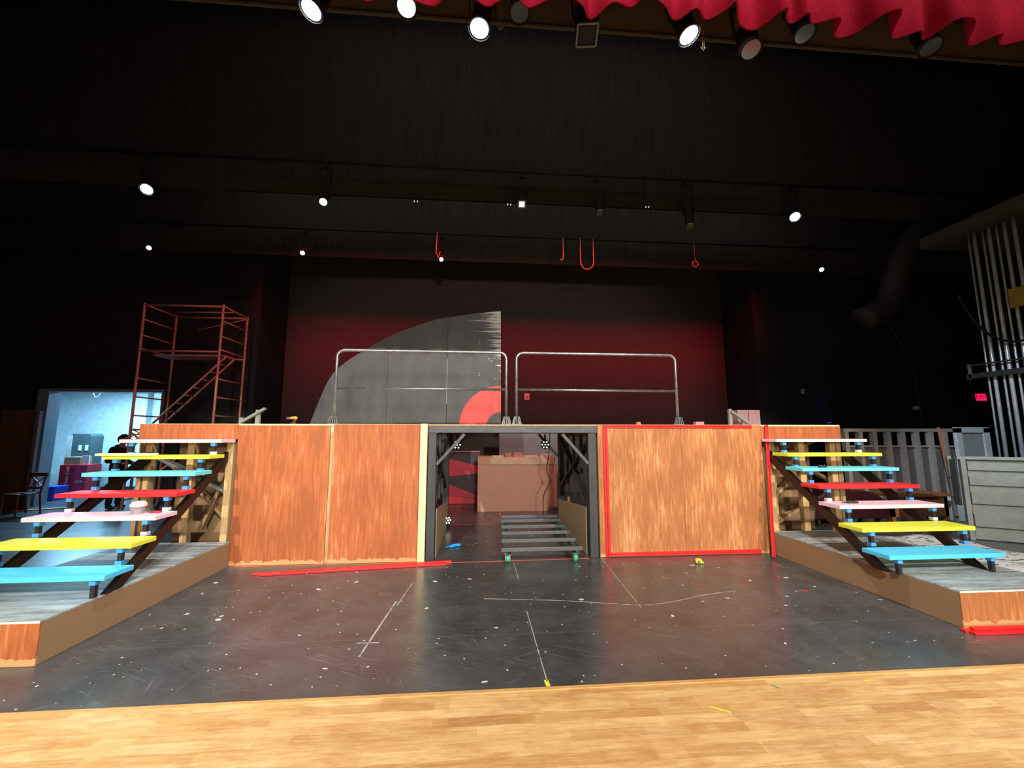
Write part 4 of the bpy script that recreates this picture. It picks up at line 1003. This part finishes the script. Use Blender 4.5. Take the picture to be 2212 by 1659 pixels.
MB().box(-11.14, -10.85, 12.445, 12.4495, .02, .86).build('side_face', mat('soda_pink_red', (.66, .05, .12), .5), t)
text_mesh('lettering', 'Coca-Cola', .12, M_WHITE, t, (-11.33, 12.445, .56), (R(90), R(-90), 0), .001, 1, .3)
text_mesh('lettering', 'Coke', .10, M_WHITE, t, (-10.99, 12.44, .42), (R(90), 0, 0), .001, 1, .2)
single('blue_bin', MB().prism([(-11.38, .002), (-10.98, .002), (-10.93, .36), (-11.43, .36)], 11.75, 12.1), mat('blue_plastic', (.01, .05, .55), .4), 'deep blue plastic bin on the floor beside the red drink box', 'bin', (-11.2, 11.9, 0), bevel=.01)
t = thing('side_table', 'white-topped table in the side room behind the person', 'table', (-9.5, 12.6, 0))
MB().box(-10.1, -8.6, 12.3, 13.0, .72, .76).build('table_top', M_WHITE, t, bevel=.005)
for x in (-10.05, -8.7):
    for y in (12.35, 12.92): MB().box(x, x + .05, y, y + .05, .001, .72).build('leg', M_LID, t)
t = thing('air_unit', 'long white wall air unit above the window of the side room', 'air conditioner', (-9.5, 13.9, 2.95))
MB().box(-10.35, -8.5, 13.85, RY - .001, 2.83, 3.08).build('housing', M_WHITE, t, bevel=.02)
MB().box(-10.3, -8.55, 13.84, 13.849, 2.86, 2.90).build('louvre', M_BRKT, t)
single('wall_cable', MB().tube(smooth_poly([(-11.35, 13.0, 3.19), (-11.40, 13.0, 2.95), (-11.33, 13.0, 2.80), (-11.22, 13.0, 2.88), (-11.18, 13.0, 3.05), (-11.1, 13.0, 2.98), (-10.95, 13.0, 2.95), (-10.75, 13.0, 3.03), (-10.6, 13.0, 3.19)], 5), .009, 6), M_BRKT, 'thin cable drooping from the side room ceiling', 'cable', (-11.2, 13, 3.1), smooth=True)

t = thing('leaning_flat', 'dark brown plywood flat standing in the left wing', 'scenic flat', (-10.6, 10.6, 0))
MB().box(-10.95, -10.2, 10.32, 10.345, .002, 2.27).build('sheet', mat('dark_stained_ply', (.13, .06, .03), .6, scale=5, stretch=(4, 4, .6)), t)
MB().box(-10.2, -10.12, 10.29, 10.36, .002, 2.24).build('edge_board', mat('pale_grey_board', (.16, .155, .16), .6), t)
def chair(x, y, label, rot=0):
    t = thing('wooden_chair', label, 'chair', (x, y, 0))
    m = mat('dark_mahogany', (.10, .022, .022), .4)
    w_, d_ = .42, .42
    MB().box(x - w_ / 2, x + w_ / 2, y - d_ / 2, y + d_ / 2, .43, .46).build('seat', m, t, bevel=.01)
    for sx in (-1, 1):
        xx = x + sx * (w_ / 2 - .025)
        MB().tube([(xx, y - d_ / 2 + .03, .001), (xx, y - d_ / 2 + .03, .43)], .018, 8).build('leg', m, t)
        MB().tube([(xx, y + d_ / 2 + .03, .001), (xx, y + d_ / 2 - .02, .44), (xx, y + d_ / 2 + .06, .86)], .018, 8).build('leg', m, t)
    b = MB().box(x - w_ / 2, x + w_ / 2, y + d_ / 2 + .035, y + d_ / 2 + .07, .79, .87)
    b.beam((x - .18, y + d_ / 2 + .03, .54), (x + .18, y + d_ / 2 + .05, .78), .014, .02).beam((x + .18, y + d_ / 2 + .03, .54), (x - .18, y + d_ / 2 + .05, .78), .014, .02)
    b.box(x - w_ / 2 + .02, x + w_ / 2 - .02, y + d_ / 2 + .0, y + d_ / 2 + .02, .52, .56)
    b.build('backrest', m, t)
    o = t; o.rotation_euler = (0, 0, rot); return o
c0 = chair(-9.72, 9.75, 'dark red wooden chair by the lit doorway', R(-12))
dup(c0, (-10.32, 9.35, 0), 'dark wooden chair at the far left frame edge', (0, 0, R(25)))
single('floor_board', MB().beam((-10.3, 10.22, .012), (-9.5, 10.6, .012), .12, .022), M_PINE, 'light pine board lying on the floor near the dark chairs', 'board', (-10.2, 10.1, 0))
t = thing('equipment_crate', 'dark slatted equipment crate in the left wing under the leaning flat', 'crate', (-11.2, 9.9, 0))
b = MB()
for i in range(5): b.box(-12.2, -11.2, 9.85, 9.87, .02 + i * .14, .12 + i * .14)
b.build('slats', mat('dark_brown_slat', (.06, .035, .03), .6), t)
MB().box(-12.2, -11.2, 9.88, 10.25, .001, .70).build('body', M_LID, t)

# ------------------------------------------------------------------ right wing
def rack():
    t = thing('slatted_set_wall', 'long cream set wall of upright boards over panels in the right wing', 'set wall', (9.8, 9.2, 0))
    y0, y1 = 8.9, 8.7; xa, xb = 8.35, 11.05
    n = 9; Y = lambda x: y0 + (y1 - y0) * (x - xa) / (xb - xa)
    MB().beam((xa, Y(xa), 1.80), (xb + .1, Y(xb), 1.80), .07, .09, (0, 1, 0)).build('top_rail', M_CREAM, t)
    MB().beam((xa, Y(xa), 1.43), (xb, Y(xb), 1.43), .04, .05, (0, 1, 0)).build('mid_rail', M_CREAM, t)
    for i in range(n):
        x = xa + .05 + (xb - xa - .1) * i / (n - 1)
        MB().box(x - .045, x + .045, Y(x) - .06, Y(x) + .05, .03, 1.76).build('upright_board', M_CREAM, t)
        if i < n - 1:
            x2 = x + (xb - xa - .1) / (n - 1)
            MB().box(x + .05, x2 - .05, Y(x), Y(x) + .02, .20, 1.40).build('lower_panel', mat('dull_cream_panel', (.22, .165, .15), .6), t)
    MB().box(xa, xb, y0 + .15, y0 + .2, .002, .2).build('foot', M_CREAM, t)
rack()
t = thing('hinged_panel', 'pale framed panel leaning beside the pipes in the right wing', 'panel', (10.9, 8.4, 0))
MB().box(10.55, 10.68, 8.35, 8.42, .002, 1.84).box(11.22, 11.36, 8.35, 8.42, .002, 1.84).box(10.55, 11.36, 8.35, 8.42, 1.74, 1.86).build('frame', mat('pale_frame', (.72, .76, .78), .6), t)
MB().box(10.68, 11.22, 8.38, 8.40, .002, 1.74).build('inset', mat('grey_inset', (.42, .42, .41), .6), t)
single('painted_post', MB().beam((10.38, 8.40, .002), (10.30, 8.50, 1.86), .08, .05), mat('salmon_post', (.52, .16, .11), .6), 'salmon painted post at the right end of the slatted set wall', 'post', (10.3, 8.5, 0))
def bench():
    t = thing('wooden_bench', 'orange-brown wooden bench low behind the right stair', 'bench', (8.6, 7.6, 0))
    m = mat('bench_brown', (.32, .12, .04), .5)
    MB().box(7.9, 9.2, 7.5, 7.95, .50, .55).build('seat', m, t); MB().box(7.95, 9.15, 7.55, 7.60, .12, .50).build('apron', m, t)
    for x in (7.95, 9.08):
        for y in (7.55, 7.85): MB().box(x, x + .07, y, y + .07, .001, .5).build('leg', m, t)
bench()
t = thing('covered_cart', 'low dark cart with maroon cover behind the right stair', 'cart', (7.0, 7.6, 0))
MB().prism([(6.2, .12), (7.75, .12), (7.75, .45), (7.4, .62), (6.6, .66), (6.25, .5)], 7.4, 8.0).build('cover', mat('maroon_vinyl', (.035, .006, .009), .35), t, bevel=.03)
for x in (6.35, 7.6):
    for y in (7.5, 7.9): MB().tube([(x - .02, y, .06), (x + .02, y, .06)], .058, 14).build('wheel', M_LID, t)
single('storage_crate', MB().box(9.35, 9.75, 7.6, 8.0, .001, .42), M_WHITE, 'small white crate by the bench in the right wing', 'crate', (9.5, 7.8, 0), bevel=.01)

def ribbed():
    t = thing('folded_shell_panel', 'grey ribbed folding panel unit standing in the right wing', 'panel', (8.4, 6.2, 0))
    A = Vector((7.98, 6.38, 0)); B = Vector((9.9, 5.10, 0)); d = (B - A).normalized(); nrm = Vector((d.y, -d.x, 0))
    if nrm.y > 0: nrm = -nrm
    m = mat('grey_green_enamel', (.30, .32, .30), .5); z1 = 1.33
    ln = (B - A).length
    # corrugated face profile
    prof = []; z = .06
    steps = [(.06, 0), (.20, .0), (.215, .035), (.40, .035), (.415, .0), (.56, .0), (.575, .035), (.74, .035), (.755, 0), (.86, 0), (.875, .035), (1.0, .035), (1.015, 0), (1.10, 0), (1.115, .035), (1.22, .035), (1.235, 0), (z1 - .04, 0)]
    vs = []
    for z, o in steps:
        for e in (A + d * .12, A + d * ln):
            q = e + nrm * o; vs.append((q.x, q.y, z))
    for z, o in steps:
        for e in (A + d * .12, A + d * ln):
            q = e - nrm * .03; vs.append((q.x, q.y, z))
    n = len(steps); fs = []
    for i in range(n - 1):
        fs += [(2 * i, 2 * i + 1, 2 * i + 3, 2 * i + 2), (2 * n + 2 * i, 2 * n + 2 * i + 2, 2 * n + 2 * i + 3, 2 * n + 2 * i + 1), (2 * i, 2 * i + 2, 2 * n + 2 * i + 2, 2 * n + 2 * i), (2 * i + 1, 2 * n + 2 * i + 1, 2 * n + 2 * i + 3, 2 * i + 3)]
    fs += [(0, 2 * n, 2 * n + 1, 1), (2 * n - 2, 2 * n - 1, 4 * n - 1, 4 * n - 2)]
    MB().add(vs, fs).build('ribbed_face', m, t)
    MB().beam(A + Vector((0, 0, z1 - .02)), B + Vector((0, 0, z1 - .02)), .10, .045).build('top_rail', m, t)
    MB().beam(A + Vector((0, 0, .04)), B + Vector((0, 0, .04)), .06, .05).build('bottom_rail', m, t)
    for off in (.05, .0):
        pass
    q = A + d * .06 + nrm * .02
    MB().beam(q + Vector((0, 0, .0)), q + Vector((0, 0, z1 - .045)), .10, .06, d).build('front_upright', m, t)
    q2 = A - nrm * .22 - d * .02
    MB().beam(q2, q2 + Vector((0, 0, z1)), .06, .05, d).build('rear_upright', m, t)
    MB().beam(q2 + Vector((0, 0, .9)), A + Vector((0, 0, .9)), .02, .75, (0, 0, 1)).build('side_plate', mat('dark_grey_enamel', (.12, .13, .12), .5), t)
    for z in (.3, .62, .95): MB().box(q2.x - .04, q2.x - .005, q2.y - .04, q2.y - .01, z, z + .03).build('latch', M_PIPE, t)
ribbed()

def pipes():
    Xp = 10.0; M_POLE = mat('bright_conduit', (.62, .64, .66), .3, metal=.4)
    lst = [(7.24, .016, 'leftmost'), (7.14, .030, 'second from left'), (7.00, .018, 'third from left'), (6.90, .032, 'fourth from left'), (6.78, .018, 'fifth from left'), (6.66, .028, 'sixth from left'), (6.52, .030, 'rightmost visible')]
    for y, r, nm in lst:
        single('rigging_pipe', MB().tube([(Xp, y, .02), (Xp, y, 5.75 if y < 7.3 else 5.62)], r, 10), M_POLE, nm + ' upright shiny steel pipe of the fly rail in the right wing', 'pipe', (Xp, y, 0), 'upright steel pipes in the right wing', smooth=True)
    t = thing('locking_rail', 'black horizontal steel rail crossing the upright pipes', 'rail', (9.9, 6.6, 2.85))
    MB().beam((9.90, 7.5, 2.86), (9.90, 5.6, 2.86), .08, .10).build('rail', M_LID, t)
    MB().beam((9.90, 7.5, 3.08), (9.90, 5.6, 3.08), .03, .03).build('upper_bar', M_LID, t)
    MB().box(9.86, 9.90, 7.42, 7.46, 2.8, 3.1).build('bracket', M_BRKT, t)
    single('draped_rope', MB().tube(smooth_poly([(9.86, 7.45, 4.6), (9.86, 7.3, 4.1), (9.86, 7.05, 3.65), (9.86, 6.8, 3.45), (9.86, 6.55, 3.40), (9.86, 6.2, 3.5)], 4), .022, 8), M_CORD, 'thick black cable draped across the upright pipes', 'cable', (9.86, 7, 3.6), smooth=True)
    single('warning_sign', MB().box(9.945, 9.965, 6.35, 6.72, 4.05, 4.42), mat('dull_yellow_sign', (.42, .32, .02), .6, c2=(.22, .16, .02), scale=40), 'dull yellow notice board hung between the upright pipes', 'sign', (9.8, 6.7, 4.2))
    single('fly_gallery', MB().box(9.7, 12.5, 3.0, 7.9, 5.76, 6.0), mat('gallery_brown', (.05, .042, .035), .8), 'dark fly gallery floor above the upright pipes', 'gallery', (10, 6, 5.8))
pipes()
dm = mat('dull_black_duct', (.035, .033, .030), .7)
single('air_duct', MB().tube(smooth_poly([(15.2, 9.9, 8.9), (14.0, 9.9, 8.4), (12.6, 9.9, 7.6), (11.85, 9.9, 6.9), (11.4, 9.9, 6.1), (11.0, 9.9, 5.2), (10.2, 9.9, 4.75)], 5), .32, 16), dm, 'large black curved air duct high in the right wing', 'duct', (12, 9.9, 7), smooth=True)
t = thing('exit_sign', 'glowing red EXIT sign on the far right wall', 'sign', (14.75, 10.93, 2.80))
MB().box(14.55, 14.95, 10.93, 10.99, 2.68, 2.92).build('housing', mat('sign_housing', (.10, .01, .02), .5), t, bevel=.01)
MB().box(14.58, 14.92, 10.922, 10.929, 2.70, 2.90).build('face', emit('exit_glow', (1.0, .01, .08), 1.6), t)
text_mesh('lettering', 'EXIT', .17, mat('exit_letters', (.12, .0, .01), .5), t, (14.75, 10.917, 2.80), (R(90), 0, 0), .002)
for x, y, z, s, m, lab in ((1.44, 12.49, 2.86, .17, mat('pink_plate', (.75, .22, .26), .5), 'small pinkish outlet plate on the red-lit upstage wall'), (9.22, 10.99, 2.93, .11, mat('rose_plate', (.62, .42, .42), .5), 'small pale outlet plate high on the wall right of the red area')):
    t = thing('outlet_plate', lab, 'outlet', (x, y, z))
    MB().box(x - s * .45, x + s * .45, y - .02, y - .001, z - s * .6, z + s * .6).build('plate', m, t, bevel=.003)
    MB().box(x - s * .12, x + s * .22, y - .026, y - .0205, z - s * .3, z + s * .05).build('socket', M_LID, t)
t = thing('security_camera', 'small white dome camera on the wall in the right wing', 'camera', (12.62, 10.95, 2.46))
MB().ball((12.62, 10.92, 2.46), .085, 12, (1, .9, .8)).build('dome', mat('dull_white', (.60, .55, .58), .5), t, smooth=True)
MB().box(12.56, 12.68, 10.93, 10.999, 2.43, 2.53).build('mount', M_BRKT, t)
single('hanging_cable', MB().tube(smooth_poly([(11.3, 10.7, 5.6), (12.2, 10.7, 4.2), (12.45, 10.7, 3.2), (12.5, 10.7, .05)], 6), .016, 6), mat('faint_cable', (.04, .04, .04), .6), 'thin dark cable hanging down the right wing wall', 'cable', (12.4, 10.7, 3), smooth=True)
t = thing('blue_uplight', 'small blue uplight on the floor against the wall behind the platform', 'uplight', (9.75, 10.75, 0))
MB().tube([(9.75, 10.75, .001), (9.75, 10.75, 1.90)], .02, 8).tube([(9.75, 10.75, 1.88), (9.75, 10.78, 2.02)], .06, 12).build('stand', M_FIX, t)
MB().tube([(9.75, 10.782, 2.021), (9.75, 10.784, 2.028)], .05, 12).build('lens', emit('blue_lens', (.05, .02, 1.0), 6), t)
spot('blue_uplight_lamp', (9.75, 10.80, 2.04), (9.80, 10.97, 2.9), 9, (.10, .03, 1.0), 40, .9, .02)
